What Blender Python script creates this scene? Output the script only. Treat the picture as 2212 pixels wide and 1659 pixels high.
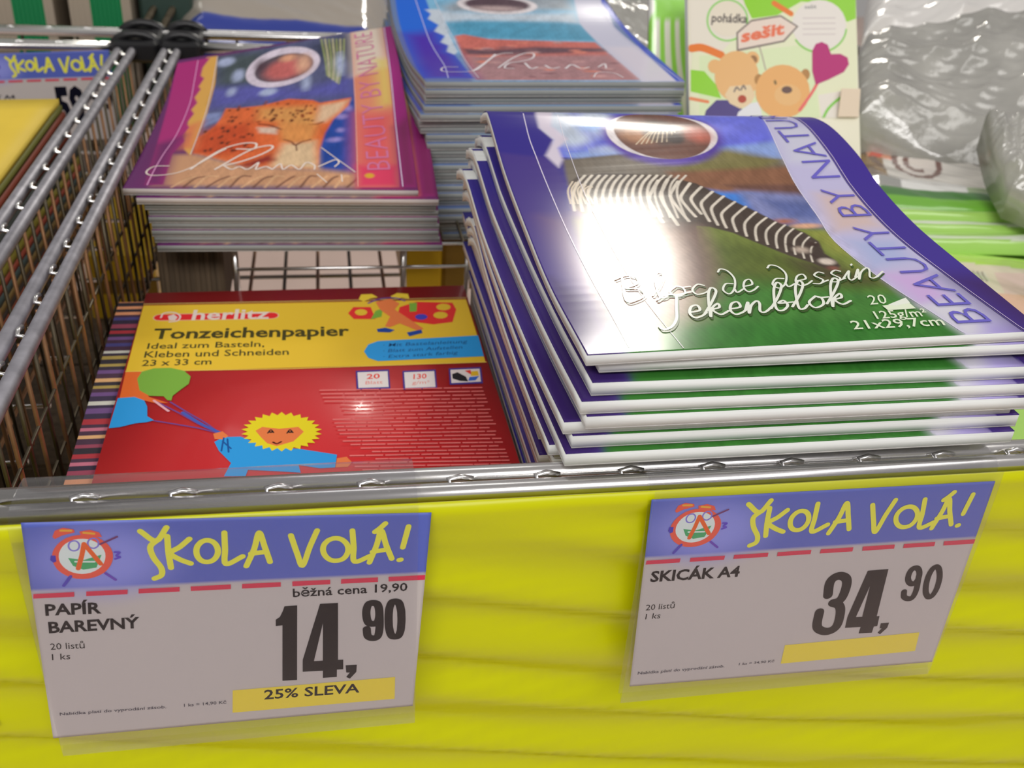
# Wire bins of school sketch pads with price cards, seen from above (units: metres)
import bpy, math, random
import numpy as np
from mathutils import Vector, Matrix
from mathutils.geometry import tessellate_polygon
for o in list(bpy.data.objects): bpy.data.objects.remove(o)
SC=bpy.context.scene; COL=SC.collection
# ---------------------------------------------------------------- camera
cd=bpy.data.cameras.new('camera'); cam=bpy.data.objects.new('camera',cd); COL.objects.link(cam)
cam.matrix_world=Matrix(((0.98348,0.03627,-0.17733,0),(-0.17070,0.51172,-0.84202,0),(0.06020,0.85839,0.50946,.3328),(0,0,0,1)))
cd.sensor_width=36; cd.sensor_fit='HORIZONTAL'; cd.lens=36*2200/2212; cd.clip_start=.01; cd.clip_end=60
cd.dof.use_dof=True; cd.dof.focus_distance=.47; cd.dof.aperture_fstop=13
SC.camera=cam
# ---------------------------------------------------------------- light, world, exposure
KILL=.62          # light level the photographed colours were read at: true colour = photo colour / KILL
def area(name,loc,target,sx,sy,power,col=(1,1,1)):
    l=bpy.data.lights.new(name,'AREA'); l.shape='RECTANGLE'; l.size=sx; l.size_y=sy; l.energy=power; l.color=col
    o=bpy.data.objects.new(name,l); COL.objects.link(o); o.location=loc
    d=Vector(target)-Vector(loc); o.rotation_euler=d.to_track_quat('-Z','Y').to_euler(); return o
area('far_ceiling_lamp',(1.72,5.27,2.90),(.15,.45,.13),.50,.42,75,(1,.95,.86))       # lamp mirrored in the zebra cover
area('ceiling_lamp',(-.2,-1.6,1.9),(.1,.4,0),2.4,.6,50,(1,.97,.95))
area('ceiling_lamp',(1.8,-.3,2.3),(.3,.7,0),2.4,.5,12,(1,.97,.93))
area('ceiling_lamp',(-1.4,2.2,2.4),(-.2,.9,0),.4,2.4,7,(1,.98,.95))
w=bpy.data.worlds.new('shop'); SC.world=w; w.use_nodes=True
w.node_tree.nodes['Background'].inputs[0].default_value=(1,.95,.92,1); w.node_tree.nodes['Background'].inputs[1].default_value=.30
SC.view_settings.view_transform='Standard'; SC.view_settings.look='None'; SC.view_settings.gamma=1; SC.view_settings.use_curve_mapping=False
SC.view_settings.exposure=0

class Sheet:
    """ruled curved surface: u across (0..1), v front to back (0..1); W, H in mm"""
    def __init__(s, L, R, smooth=True):
        s.L=s._dense(L,smooth); s.R=s._dense(R,smooth)
        s.W=1000*np.linalg.norm(s.R[0]-s.L[0]); d=np.diff(s.L,axis=0)
        s.H=1000*np.sqrt((d**2).sum(1)).sum()
    def _dense(s,P,smooth):
        P=np.array(P,float)
        if len(P)==2 or not smooth: Q=P
        else:
            E=np.vstack([2*P[0]-P[1],P,2*P[-1]-P[-2]]); Q=[]
            for i in range(1,len(E)-2):
                for t in np.linspace(0,1,9)[:-1]:
                    a,b,c,d=E[i-1:i+3]
                    Q.append(.5*((2*b)+(-a+c)*t+(2*a-5*b+4*c-d)*t*t+(-a+3*b-3*c+d)*t**3))
            Q.append(P[-1]); Q=np.array(Q)
        l=np.concatenate([[0],np.cumsum(np.linalg.norm(np.diff(Q,axis=0),axis=1))]); l/=l[-1]
        t=np.linspace(0,1,161)
        return np.stack([np.interp(t,l,Q[:,k]) for k in range(3)],1)
    def pt(s,u,v):
        u=np.asarray(u,float)[...,None]; v=np.asarray(v,float); t=np.linspace(0,1,161)
        l=np.stack([np.interp(v,t,s.L[:,k]) for k in range(3)],-1)
        r=np.stack([np.interp(v,t,s.R[:,k]) for k in range(3)],-1)
        return l*(1-u)+r*u
    def nrm(s,u,v):
        e=.01; u=np.asarray(u,float); v=np.asarray(v,float)
        a=s.pt(np.clip(u+e,0,1),v)-s.pt(np.clip(u-e,0,1),v); b=s.pt(u,np.clip(v+e,0,1))-s.pt(u,np.clip(v-e,0,1))
        n=np.cross(a,b); return n/np.linalg.norm(n,axis=-1,keepdims=True)

ZEBRA_L = [(.102,.348,.136),(.102,.413,.134),(.102,.472,.137),(.102,.544,.1435),(.1015,.595,.155),(.1015,.615,.157),(.1015,.637,.148)]
ZEBRA_R = [(.314,.354,.1365),(.314,.412,.138),(.314,.467,.14),(.314,.512,.146),(.314,.546,.1545),(.314,.586,.159),(.314,.617,.155),(.314,.64,.142)]
LEO_L = [(-0.139,.729,.0665),(-0.136,.83,.066),(-0.131,.93,.073),(-0.127,1.01,.089)]
LEO_R = [(.071,.724,.0662),(.071,.8,.088),(.071,.895,.112),(.071,1.008,.125)]
BLUE_L = [(.082,.788,.13),(.0767,.893,.123),(.071,.972,.135),(.0715,1.047,.148),(.0715,1.075,.146)]
BLUE_R = [(.292,.793,.132),(.29,.893,.135),(.289,.972,.1385),(.288,1.047,.148),(.288,1.075,.146)]
RED_L = [(-0.1245,.372,0),(-0.1262,.695,0)]
RED_R = [(.1058,.372,0),(.104,.6975,0)]
CARD1 = [(-0.1177,.333,.0772),(.04,.333,.0705),(.0335,.333,-0.0431),(-0.1251,.333,-0.0426)]
CARD2 = [(.135,.333,.0705),(.2996,.333,.0695),(.3019,.333,-0.046),(.1392,.333,-0.0435)]
CARD3 = [(-0.3433,1.112,.0655),(-0.2066,1.112,.0729),(-0.2063,1.112,-0.0189),(-0.3406,1.112,-0.0247)]
TEDDY_L = [(.3177,.84,.0901),(.3243,.91,.1862)]
TEDDY_R = [(.4783,.84,.0901),(.4849,.91,.1862)]
ART_ZEBRA = [
('p',(98,104,205),.5,[(40.2,324.6),(230.8,293.9),(184.6,191.6),(31.6,208.9)]),
('p',(70,130,215),6,[(16.6,-52.9),(194,257.8),(178.9,206.7),(132.9,209),(125.4,221.7)]),
('p',(150,175,235),5,[(133.2,210.1),(182.5,215.7),(177,187.1),(41.4,203.5),(38,213.5),(89.7,218.2)]),
('e',(215,228,248),6,43.6,247.5,11.4,26.1),
('e',(215,228,248),6,66.1,250.9,13.1,19.9),
('e',(215,228,248),6,46.8,228.7,9.7,6.5),
('e',(215,228,248),6,74.7,215.2,16.5,3.8),
('e',(215,228,248),6,31.7,238,6.1,7.8),
('e',(80,140,215),6,64.5,244,10.9,5.9),
('p',(100,92,82),2,[(35.1,205.9),(93.2,210.5),(129.5,199),(166.9,190.8),(168.1,163.6),(31.6,175.9)]),
('p',(110,104,66),6,[(110.3,210.3),(135.3,207.5),(161.3,191.4),(144.6,176.3),(106.1,177.9),(93.3,190.8)]),
('p',(122,86,66),4,[(91.5,184.6),(164.1,183.3),(178.1,160.2),(158.7,153.9),(116.9,160),(95.1,168.7)]),
('p',(98,70,62),3,[(119.4,167.6),(179.5,163.7),(179.3,149.7),(151.7,150.2)]),
('p',(112,118,160),5,[(125.4,160.8),(158.7,153.9),(181.7,136.3),(182.7,109.4),(126,125.6)]),
('p',(82,92,140),6,[(135.3,150.5),(176,142),(179.9,120.4),(143.1,128.6)]),
('p',(104,116,54),6,[(17.4,138.6),(90.5,128.4),(124.6,122),(182.7,109.4),(186.4,75.9),(176.8,36.2),(17,53.5),(17.1,102.5)]),
('p',(80,92,40),12,[(88.4,106.5),(118.1,98.7),(140.7,64.9),(161.6,57.5),(174.5,36.4),(63.9,48.2)]),
('p',(128,132,62),8,[(146.9,112.3),(176.3,107.2),(179.1,76.6),(151.3,87.5)]),
('p',(62,112,48),14,[(21.2,53),(70.4,67.3),(178.9,39.9),(178,-5.1),(-0.4,-16.3)]),
('p',(48,104,40),10,[(21.2,28.9),(170.9,13.6),(173.1,-16.6),(3.2,-16.7)]),
('p',(70,66,44),10,[(123.9,82.2),(145.4,74.8),(154.5,53.2),(127.1,56.2)]),
('e',(206,160,130),2,149,118.5,7.7,2.6),
('e',(150,96,74),3,138.8,124.6,5.7,2.6),
('p',(66,56,50),1,[(32.9,178.6),(38.8,185),(54.2,187.7),(72.3,184.5),(87.7,180.8),(104,171),(115.3,155.3),(125.9,139.5),(135.4,122.8),(145,110.8),(148.2,100.3),(145.3,86.5),(147.3,78.8),(147,72),(142.1,67.8),(137.9,70.3),(134,77),(125.6,86.3),(116.1,99.9),(106.1,114),(96,121.6),(89.4,123.2),(81.4,96.8),(74.8,66.8),(63.9,48.2),(57,68.8),(59.5,109),(45.4,120.4),(38.2,131.5),(29.6,148.5)]),
('p',(150,124,112),14,[(31.4,145.6),(49.4,135.9),(69.5,126.4),(86.9,117.1),(76,66.7),(57.5,29.6),(38.2,22.4),(20,24.4),(21.5,62.8),(26.3,111.8)]),
('p',(96,74,66),9,[(83.6,122.6),(91.2,121),(85.1,86.1),(73.6,47.1),(68.7,62.5)]),
('s',(232,222,206),1.75,.5,[(43.6,186.1),(37.2,176.4),(31.5,162.1),(29,145.8)]),
('s',(232,222,206),1.75,.5,[(47.6,185.7),(41.2,176),(35.6,161.8),(33.1,144.8)]),
('s',(232,222,206),1.75,.5,[(51.7,185.2),(45.2,175.6),(39.7,161.4),(37.2,143.8)]),
('s',(232,222,206),1.75,.5,[(55.7,184.7),(49.2,175.2),(43.8,161),(41.3,142.8)]),
('s',(232,222,206),1.75,.5,[(59.8,184.3),(53.2,174.8),(47.9,160.6),(45.4,141.8)]),
('s',(232,222,206),1.75,.5,[(63.9,183.8),(57.3,174.4),(52,160.3),(49.5,140.8)]),
('s',(232,222,206),1.75,.5,[(68,183.4),(61.3,174),(56.1,159.9),(53.6,139.8)]),
('s',(232,222,206),1.75,.5,[(72.1,182.9),(65.4,173.6),(60.2,159.5),(57.7,138.8)]),
('s',(232,222,206),1.75,.5,[(76.2,182.5),(69.4,173.2),(64.4,159.1),(61.8,137.8)]),
('s',(232,222,206),1.75,.5,[(80.3,182.1),(73.5,172.8),(68.5,158.8),(65.9,136.9)]),
('s',(232,222,206),1.75,.5,[(84.4,181.6),(77.5,172.4),(72.7,158.4),(70,135.9)]),
('s',(232,222,206),1.3,.5,[(88.5,181.2),(81.6,172),(76.8,158),(74.1,134.9)]),
('s',(232,222,206),1.3,.5,[(92.6,180.8),(85.7,171.6),(81,157.7),(78.2,133.9)]),
('s',(232,222,206),1.3,.5,[(96.8,180.4),(89.8,171.2),(85.1,157.3),(82.3,133)]),
('s',(232,222,206),1.3,.5,[(100.9,179.9),(93.9,170.9),(89.3,157),(86.4,132)]),
('s',(232,222,206),2.1,.4,[(83.6,176),(77.7,166),(72.7,155.7),(72.3,142.1),(72.7,128.7)]),
('s',(232,222,206),2.025,.4,[(89.2,176.5),(84.1,167.3),(79.9,157.8),(79.4,141.3),(79.7,125)]),
('s',(232,222,206),1.95,.4,[(94.5,173.9),(89.4,165.8),(85.3,157.3),(85.8,142.9),(87,128.7)]),
('s',(232,222,206),1.875,.4,[(100.8,171.3),(95.2,163.4),(90.6,155.2),(90.9,144.4),(92.2,133.6)]),
('s',(232,222,206),1.8,.4,[(106,166.7),(100.4,160.3),(96,153.7),(95.6,145.1),(96.3,136.5)]),
('s',(232,222,206),1.725,.4,[(110.7,161),(104.8,154.6),(100,148),(98.6,137.9),(98.1,127.8)]),
('s',(232,222,206),1.65,.4,[(115.3,155.3),(109.1,148.8),(104,142.3),(102.1,132.8),(101.2,123.3)]),
('s',(232,222,206),1.575,.4,[(119.5,148.5),(112.9,142.1),(107.5,135.6),(105.6,127.7),(104.7,119.9)]),
('s',(232,222,206),1.5,.4,[(123.9,142.8),(117.3,136.4),(111.8,129.9),(109.8,122.7),(108.7,115.4)]),
('s',(232,222,206),1.425,.4,[(127.3,136.2),(121.4,130.2),(116.6,124.2),(113.9,117),(112.3,109.8)]),
('s',(232,222,206),1.35,.4,[(130.7,129.5),(125.4,124.6),(121.1,119.6),(117.9,112),(115.7,104.2)]),
('s',(232,222,206),1.275,.4,[(133.8,124),(128.7,119.1),(124.7,114.1),(121.7,106.9),(119.8,99.6)]),
('s',(232,222,206),1.2,.4,[(137.7,120.5),(132.8,115.5),(129,110.5),(125.6,102.8),(123.2,95)]),
('s',(232,222,206),1.125,.4,[(140.6,116),(136.1,111.5),(132.7,107),(129.1,98.8),(126.4,90.5)]),
('s',(232,222,206),1.05,.4,[(143.2,111),(138.8,106.8),(135.5,102.5),(132.1,94.8),(129.6,87)]),
('s',(232,222,206),.975,.4,[(145.2,106),(140.9,101.5),(137.7,96.9),(134.6,89.7),(132.4,82.4)]),
('s',(232,222,206),.9,.4,[(146,99.4),(142.4,95.4),(139.8,91.3),(136.9,84.7),(134.9,78)]),
('s',(205,190,168),1,.4,[(35.3,179.9),(30.5,169.5),(28.7,154.1)]),
('s',(205,190,168),1,.4,[(36.9,178.7),(32.3,169.3),(30.7,153.9)]),
('s',(205,190,168),1,.4,[(38.5,177.4),(34,169.1),(32.7,153.7)]),
('s',(205,190,168),1,.4,[(40,176.1),(35.8,168.9),(34.8,153.5)]),
('s',(205,190,168),1,.4,[(41.6,174.9),(37.6,168.7),(36.8,153.3)]),
('s',(205,190,168),1,.4,[(43.2,173.6),(39.4,168.6),(38.8,153.2)]),
('s',(205,190,168),1,.4,[(44.7,172.4),(41.2,168.4),(40.8,153)]),
('s',(60,48,44),2.2,1.5,[(130.8,98.6),(136.8,88.9),(140.1,80.6)]),
('e',(60,46,42),1.5,143.6,97.5,3,2.6),
('e',(176,160,146),3,135,91.8,3.4,3.1),
('e',(214,200,188),2,142.3,77.7,3.8,3.5),
('e',(110,70,60),2,142.1,69.9,2.8,2.5),
('p',(50,42,120),1,[(-3.8,264.8),(27.4,253),(28.1,243.2),(34.1,228.6),(26.1,211.6),(30.9,197.1),(31.4,178.7),(26,165.4),(27,146),(-2.9,134.9),(-2.8,232.3)]),
('p',(64,50,118),3,[(.4,217.2),(26.2,209.5),(30.9,197.1),(31.4,178.7),(26,165.4),(27,146),(23.9,112),(17.7,73),(14.3,34.4),(16.6,4.5),(13.9,-13.6),(-7,-11.4)]),
('p',(96,72,112),12,[(10.1,139.2),(24.8,138),(22.2,92.2),(20,48.3),(16.4,11.3),(12.9,73.5)]),
('p',(52,34,92),6,[(2,74.7),(13.2,54),(16.3,3.6),(12.8,-17.7),(-8,-15.5)]),
('p',(226,216,232),2,[(29.3,262.2),(28.1,243.2),(34.1,228.6),(26.1,211.6),(30.9,197.1),(35.1,205.9),(35,219.1),(42.6,229),(35.9,245.2),(143.2,741.3)]),
('p',(205,200,236),.5,[(177,300),(177.5,268),(166.9,215.5),(162.1,177.7),(159.8,130),(156.6,99),(160.6,55.6),(167.7,20.2),(173.4,-8.1),(173.4,-5),(200.6,-4),(196.8,37),(193.2,85),(192.3,127),(193,190),(196,250),(198,300)]),
('p',(188,160,205),8,[(164.1,62.4),(185.3,60.2),(183.7,35.5),(166.1,27.8)]),
('p',(230,228,240),6,[(166.1,27.8),(185.6,30.6),(185.3,-0.7),(172,-3.7)]),
('p',(182,162,160),8,[(169.5,153.1),(194,151.2),(190.5,114.2),(162.2,111)]),
('p',(226,226,246),8,[(177.5,248.6),(196.7,228.2),(189.2,181),(165.9,188.2)]),
('p',(160,168,205),8,[(164.9,99.9),(190.1,97.6),(186.4,75.9),(161.9,67.8)]),
('p',(150,140,190),8,[(186,7.9),(210.5,5.7),(200.8,-19.1),(168.9,-16.2)]),
('p',(60,46,128),.5,[(200.6,-4),(196.8,37),(193.2,85),(192.3,127),(193,190),(196,250),(198,300),(225,300),(225,-4)]),
('p',(56,36,90),16,[(200.6,-4),(196.8,37),(195,55),(225,55),(225,-4)]),
('e',(74,50,140),4,100.8,230.1,36.5,38.4),
('e',(236,228,230),.6,101.3,232,33.7,32.5),
('e',(94,60,50),.6,101.5,232.6,28.9,33.6),
('e',(150,104,72),5,87.4,231.2,11.4,10.9),
('e',(160,80,64),5,123,228.2,7.5,10.2),
('e',(70,52,46),3,101.3,233.9,12,17.3),
('s',(226,206,176),.7,.4,[(81.9,219),(90.5,229.8),(102.1,242)]),
('s',(226,206,176),.7,.4,[(85.1,219.2),(93.3,231.4),(103.2,240.5)]),
('s',(226,206,176),.7,.4,[(88.3,219.5),(96,233),(104.2,239.1)]),
('s',(226,206,176),.7,.4,[(91.5,219.7),(98.9,234.7),(105.3,237.6)]),
('s',(226,206,176),.7,.4,[(94.7,220),(101.7,236.5),(106.3,236.2)]),
('s',(226,206,176),.7,.4,[(98,220.2),(104.6,238.3),(107.4,234.7)]),
('s',(226,206,176),.7,.4,[(101.2,220.5),(107.5,240.2),(108.4,233.3)]),
('s',(226,206,176),.7,.4,[(104.5,220.8),(110.5,242.2),(109.5,232)]),
('e',(46,34,34),2,107.3,223.5,5.1,5.9),
('e',(120,70,60),3,124,290.8,2.2,5.2)]
ART_ZEBRA_D = [
('rib',(214,206,226),.55,[(23.3,282.4),(20.1,235.9),(20.4,207.4),(20.4,166),(20.2,122.5),(20.6,77.6),(20.3,39.5),(19,4.6)],1,0),
('rib',(196,192,200),.35,[(44.5,279.2),(40.9,234.6),(40.2,208),(38.7,164.2),(38.5,132.6),(38.7,85.6),(39.6,41.2),(41.6,1.1)],1,0),
('rib',(226,222,240),.5,[(177.7,270.7),(166.9,215.5),(162.1,177.7),(159.8,130),(156.6,99),(160.6,55.6),(167.7,20.2),(173.4,-8.1)],1,0),
('rib',(74,66,110),.5,[(200.6,-2.9),(196.8,37),(193.2,85),(192.3,127),(193,190),(196,250),(198,275)],1,0),
('rib',(214,200,226),.35,[(201.9,-2.9),(198.1,37),(194.5,85),(193.6,127),(194.3,190),(197.3,250),(199.3,275)],1,0),
('rib',(50,70,34),1.05,[(35.3,68.8),(30.6,45.3),(35.6,45.1),(40.7,50),(39.7,56.1),(33.9,57.4),(40.6,61.3),(42.1,67.6),(37.8,70.5),(31.8,67.1)],1,0),
('rib',(50,70,34),1.05,[(44.2,48.6),(51,59.3),(55.5,68.9),(53.9,71.9),(50.3,64.4),(47,47.8),(49.3,46.3),(52.1,49.6)],1,0),
('rib',(50,70,34),1.05,[(58.2,57.1),(53.4,51.7),(54.9,46.6),(59.8,49.5),(60.6,55.1),(58.2,57.1),(60.3,55.6),(64.5,55.9)],1,0),
('rib',(50,70,34),1.05,[(71.4,56.2),(68.6,57.6),(64.3,52.2),(65,47.7),(69.6,48.9),(73,52.2)],1,0),
('rib',(50,70,34),1.05,[(85.5,56.5),(82.2,56.6),(78.7,50.6),(80.1,46.3),(84.5,51.3),(88.4,61.3),(88,69.8),(85.3,72.3),(82.9,69.1)],1,0),
('rib',(50,70,34),1.05,[(84.5,51.3),(84.5,47.4),(88.8,50.8)],1,0),
('rib',(50,70,34),1.05,[(90,53.1),(94.7,54.8),(95.4,59.9),(92.3,58.4),(89.3,51.9),(89.9,47.6),(93.3,49.1),(96.5,52.3)],1,0),
('rib',(50,70,34),1.05,[(112.1,59),(108.2,59.1),(104.3,53.4),(106.1,49.5),(111,54.2),(115.3,63.6),(114.7,71.5),(111.4,73.8),(108.8,70.8)],1,0),
('rib',(50,70,34),1.05,[(111,54.2),(111.1,50.5),(116,53.7)],1,0),
('rib',(50,70,34),1.05,[(117.4,55.9),(122.7,57.6),(123.5,62.4),(119.9,60.9),(116.6,54.8),(117.4,50.7),(121.3,52.2),(125,55.2)],1,0),
('rib',(50,70,34),1.05,[(134.1,62.5),(131.9,63.9),(128.7,60.8),(129.8,57.8),(130.7,55.3),(127.7,51.9),(124.4,52.3)],1,0),
('rib',(50,70,34),1.05,[(129.5,53.1),(133.2,55.1)],1,0),
('rib',(50,70,34),1.05,[(143.4,63.5),(141.2,64.9),(137.9,61.9),(139,58.8),(139.8,56.3),(136.8,52.9),(133.5,53.3)],1,0),
('rib',(50,70,34),1.05,[(138.6,54.1),(142.4,56.1)],1,0),
('rib',(50,70,34),1.05,[(141.5,56),(147.8,63.5),(144.4,56.8),(144.6,53.7),(149.5,57.4)],1,0),
('rib',(50,70,34),1.05,[(151.8,69.3),(152.7,70.5)],1,0),
('rib',(50,70,34),1.05,[(147.9,56.7),(153.2,64.6),(148.8,54.2),(153.4,61.5),(158.2,65.7),(158.5,63.1),(155.2,55.9),(157.6,55.1),(164.5,61.1)],1,0),
('rib',(50,70,34),1.3,[(44.9,44.1),(49.9,48.3),(56.1,48.1),(62.8,50.2)],1,0),
('rib',(50,70,34),1.3,[(55.2,48.1),(51,35.5),(47.1,24.4),(42.3,17.3),(38.1,16),(37.7,19.1)],1,0),
('rib',(50,70,34),1.3,[(55.7,30.3),(60.5,31.7),(61,36.7),(57.8,35.4),(55,29.2),(56,25),(59.5,26.2),(62.6,29.1)],1,0),
('rib',(50,70,34),1.3,[(61.5,28),(69.1,39.3),(74.8,49.8),(73.6,53.1),(69.3,44.9),(63.2,25.4),(66.4,32.6),(71,37.2),(70.3,33.4),(66.5,31.5),(68.4,26.8),(73.3,29.7)],1,0),
('rib',(50,70,34),1.3,[(75.1,31.5),(80,32.8),(80.6,37.8),(77.3,36.5),(74.3,30.3),(75.1,26.1),(78.7,27.4),(82.1,30.3)],1,0),
('rib',(50,70,34),1.3,[(80.9,29.1),(85.3,37),(81.7,26.5),(85.6,33.7),(89.8,37.8),(90.2,35.1),(87.5,27.9),(89.7,26.9),(95.6,32.7)],1,0),
('rib',(50,70,34),1.3,[(93.5,29.8),(101.8,41.2),(107.8,51.6),(106.8,54.9),(101.9,46.8),(96,30),(98.1,27.4),(102.5,32),(102.5,36.8),(99.2,34.5),(103.9,34.7),(106.5,34.9)],1,0),
('rib',(50,70,34),1.3,[(104.1,30.4),(112.7,41.8),(118.9,52.2),(117.9,55.5),(112.9,47.4),(106.7,29.5),(108.7,28),(112,31.4)],1,0),
('rib',(50,70,34),1.3,[(119.3,39.4),(113.6,33.7),(114.2,28.3),(119.6,31.3),(121.4,37.3),(119.3,39.4),(121.1,37.9),(125.3,38.1)],1,0),
('rib',(50,70,34),1.3,[(121.3,31.4),(130.3,42.8),(137.4,53.2),(136.4,56.6),(131.1,48.4),(122.9,28.8),(126.9,36),(132.1,40.7),(131.1,36.8),(126.9,34.9),(128.5,30.2),(133.9,33.2)],1,0),
('rib',(236,240,228),1.05,[(35.2,70.8),(30.5,47.3),(35.5,47),(40.6,51.9),(39.6,58.1),(33.8,59.3),(40.5,63.3),(42,69.6),(37.6,72.5),(31.6,69)],1,0),
('rib',(236,240,228),1.05,[(44.2,50.6),(51,61.3),(55.5,70.9),(53.8,73.9),(50.2,66.4),(47,49.7),(49.3,48.3),(52.1,51.5)],1,0),
('rib',(236,240,228),1.05,[(58.2,59.1),(53.3,53.6),(54.9,48.6),(59.8,51.4),(60.6,57.1),(58.2,59.1),(60.3,57.6),(64.5,57.9)],1,0),
('rib',(236,240,228),1.05,[(71.4,58.2),(68.6,59.6),(64.3,54.2),(65,49.6),(69.6,50.9),(73,54.2)],1,0),
('rib',(236,240,228),1.05,[(85.6,58.4),(82.2,58.6),(78.7,52.5),(80.2,48.3),(84.5,53.3),(88.4,63.3),(88.1,71.8),(85.3,74.3),(82.9,71.1)],1,0),
('rib',(236,240,228),1.05,[(84.5,53.3),(84.5,49.4),(88.8,52.7)],1,0),
('rib',(236,240,228),1.05,[(90.1,55.1),(94.7,56.8),(95.5,61.9),(92.4,60.4),(89.4,53.9),(90,49.5),(93.4,51.1),(96.6,54.3)],1,0),
('rib',(236,240,228),1.05,[(112.2,61),(108.3,61.1),(104.4,55.4),(106.2,51.4),(111.1,56.1),(115.4,65.6),(114.8,73.6),(111.5,75.9),(108.9,72.9)],1,0),
('rib',(236,240,228),1.05,[(111.1,56.1),(111.3,52.5),(116.2,55.7)],1,0),
('rib',(236,240,228),1.05,[(117.5,57.9),(122.9,59.6),(123.6,64.4),(120.1,62.9),(116.7,56.8),(117.6,52.7),(121.5,54.2),(125.1,57.2)],1,0),
('rib',(236,240,228),1.05,[(134.3,64.5),(132.1,65.9),(128.8,62.9),(130,59.8),(130.9,57.3),(127.9,53.9),(124.6,54.3)],1,0),
('rib',(236,240,228),1.05,[(129.7,55.1),(133.4,57.1)],1,0),
('rib',(236,240,228),1.05,[(143.6,65.6),(141.4,66.9),(138.1,63.9),(139.2,60.8),(140.1,58.3),(137,54.9),(133.7,55.3)],1,0),
('rib',(236,240,228),1.05,[(138.8,56.1),(142.6,58.1)],1,0),
('rib',(236,240,228),1.05,[(141.7,58),(148.1,65.5),(144.7,58.8),(144.8,55.7),(149.8,59.4)],1,0),
('rib',(236,240,228),1.05,[(152.1,71.4),(153,72.6)],1,0),
('rib',(236,240,228),1.05,[(148.2,58.7),(153.5,66.7),(149,56.2),(153.6,63.5),(158.5,67.8),(158.8,65.1),(155.5,57.9),(157.9,57.1),(164.8,63.1)],1,0),
('rib',(236,240,228),1.3,[(44.8,46),(49.9,50.3),(56,50.1),(62.8,52.2)],1,0),
('rib',(236,240,228),1.3,[(55.2,50),(50.9,37.4),(47.1,26.3),(42.2,19.1),(38.1,17.8),(37.6,20.9)],1,0),
('rib',(236,240,228),1.3,[(55.7,32.2),(60.5,33.6),(61,38.6),(57.8,37.3),(55,31.1),(55.9,26.8),(59.5,28.1),(62.7,31)],1,0),
('rib',(236,240,228),1.3,[(61.5,29.9),(69.1,41.3),(74.9,51.7),(73.6,55.1),(69.4,46.9),(63.3,27.3),(66.4,34.5),(71,39.2),(70.3,35.3),(66.5,33.4),(68.5,28.6),(73.4,31.6)],1,0),
('rib',(236,240,228),1.3,[(75.1,33.4),(80,34.7),(80.7,39.7),(77.4,38.4),(74.4,32.2),(75.2,28),(78.8,29.3),(82.1,32.1)],1,0),
('rib',(236,240,228),1.3,[(81,31),(85.4,38.9),(81.8,28.4),(85.7,35.6),(89.9,39.7),(90.3,37),(87.6,29.8),(89.8,28.8),(95.8,34.5)],1,0),
('rib',(236,240,228),1.3,[(93.6,31.7),(101.9,43.1),(108,53.6),(106.9,56.9),(102.1,48.7),(96.1,31.9),(98.2,29.3),(102.6,33.9),(102.6,38.8),(99.3,36.4),(104,36.6),(106.6,36.8)],1,0),
('rib',(236,240,228),1.3,[(104.2,32.3),(112.8,43.7),(119.1,54.2),(118.1,57.5),(113.1,49.3),(106.8,31.4),(108.8,29.9),(112.1,33.3)],1,0),
('rib',(236,240,228),1.3,[(119.5,41.4),(113.8,35.6),(114.4,30.2),(119.7,33.2),(121.6,39.3),(119.5,41.4),(121.3,39.8),(125.5,40)],1,0),
('rib',(236,240,228),1.3,[(121.5,33.3),(130.5,44.7),(137.6,55.2),(136.7,58.5),(131.3,50.3),(123.1,30.7),(127.1,37.9),(132.3,42.6),(131.3,38.7),(127.1,36.8),(128.7,32.1),(134.2,35.1)],1,0),
('text',(205,214,190),'20',[(141.5,30.2),(150.6,30.7),(144.3,39.5)],0),
('fill',(205,214,190),[[(146.7,28.8),(161.1,30.2),(161.3,24.5),(147.1,24.1)]]),
('fill',(235,240,228),[[(149.9,29.4),(162,35.3),(161.5,30.1),(153.4,28.1)]]),
('text',(205,214,190),'125g/m²',[(137.8,16.8),(163.6,17),(139.2,23.9)],.01),
('text',(205,214,190),'21x29,7cm',[(122.4,8.5),(166.6,7.9),(124,16.3)],.01)]
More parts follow.
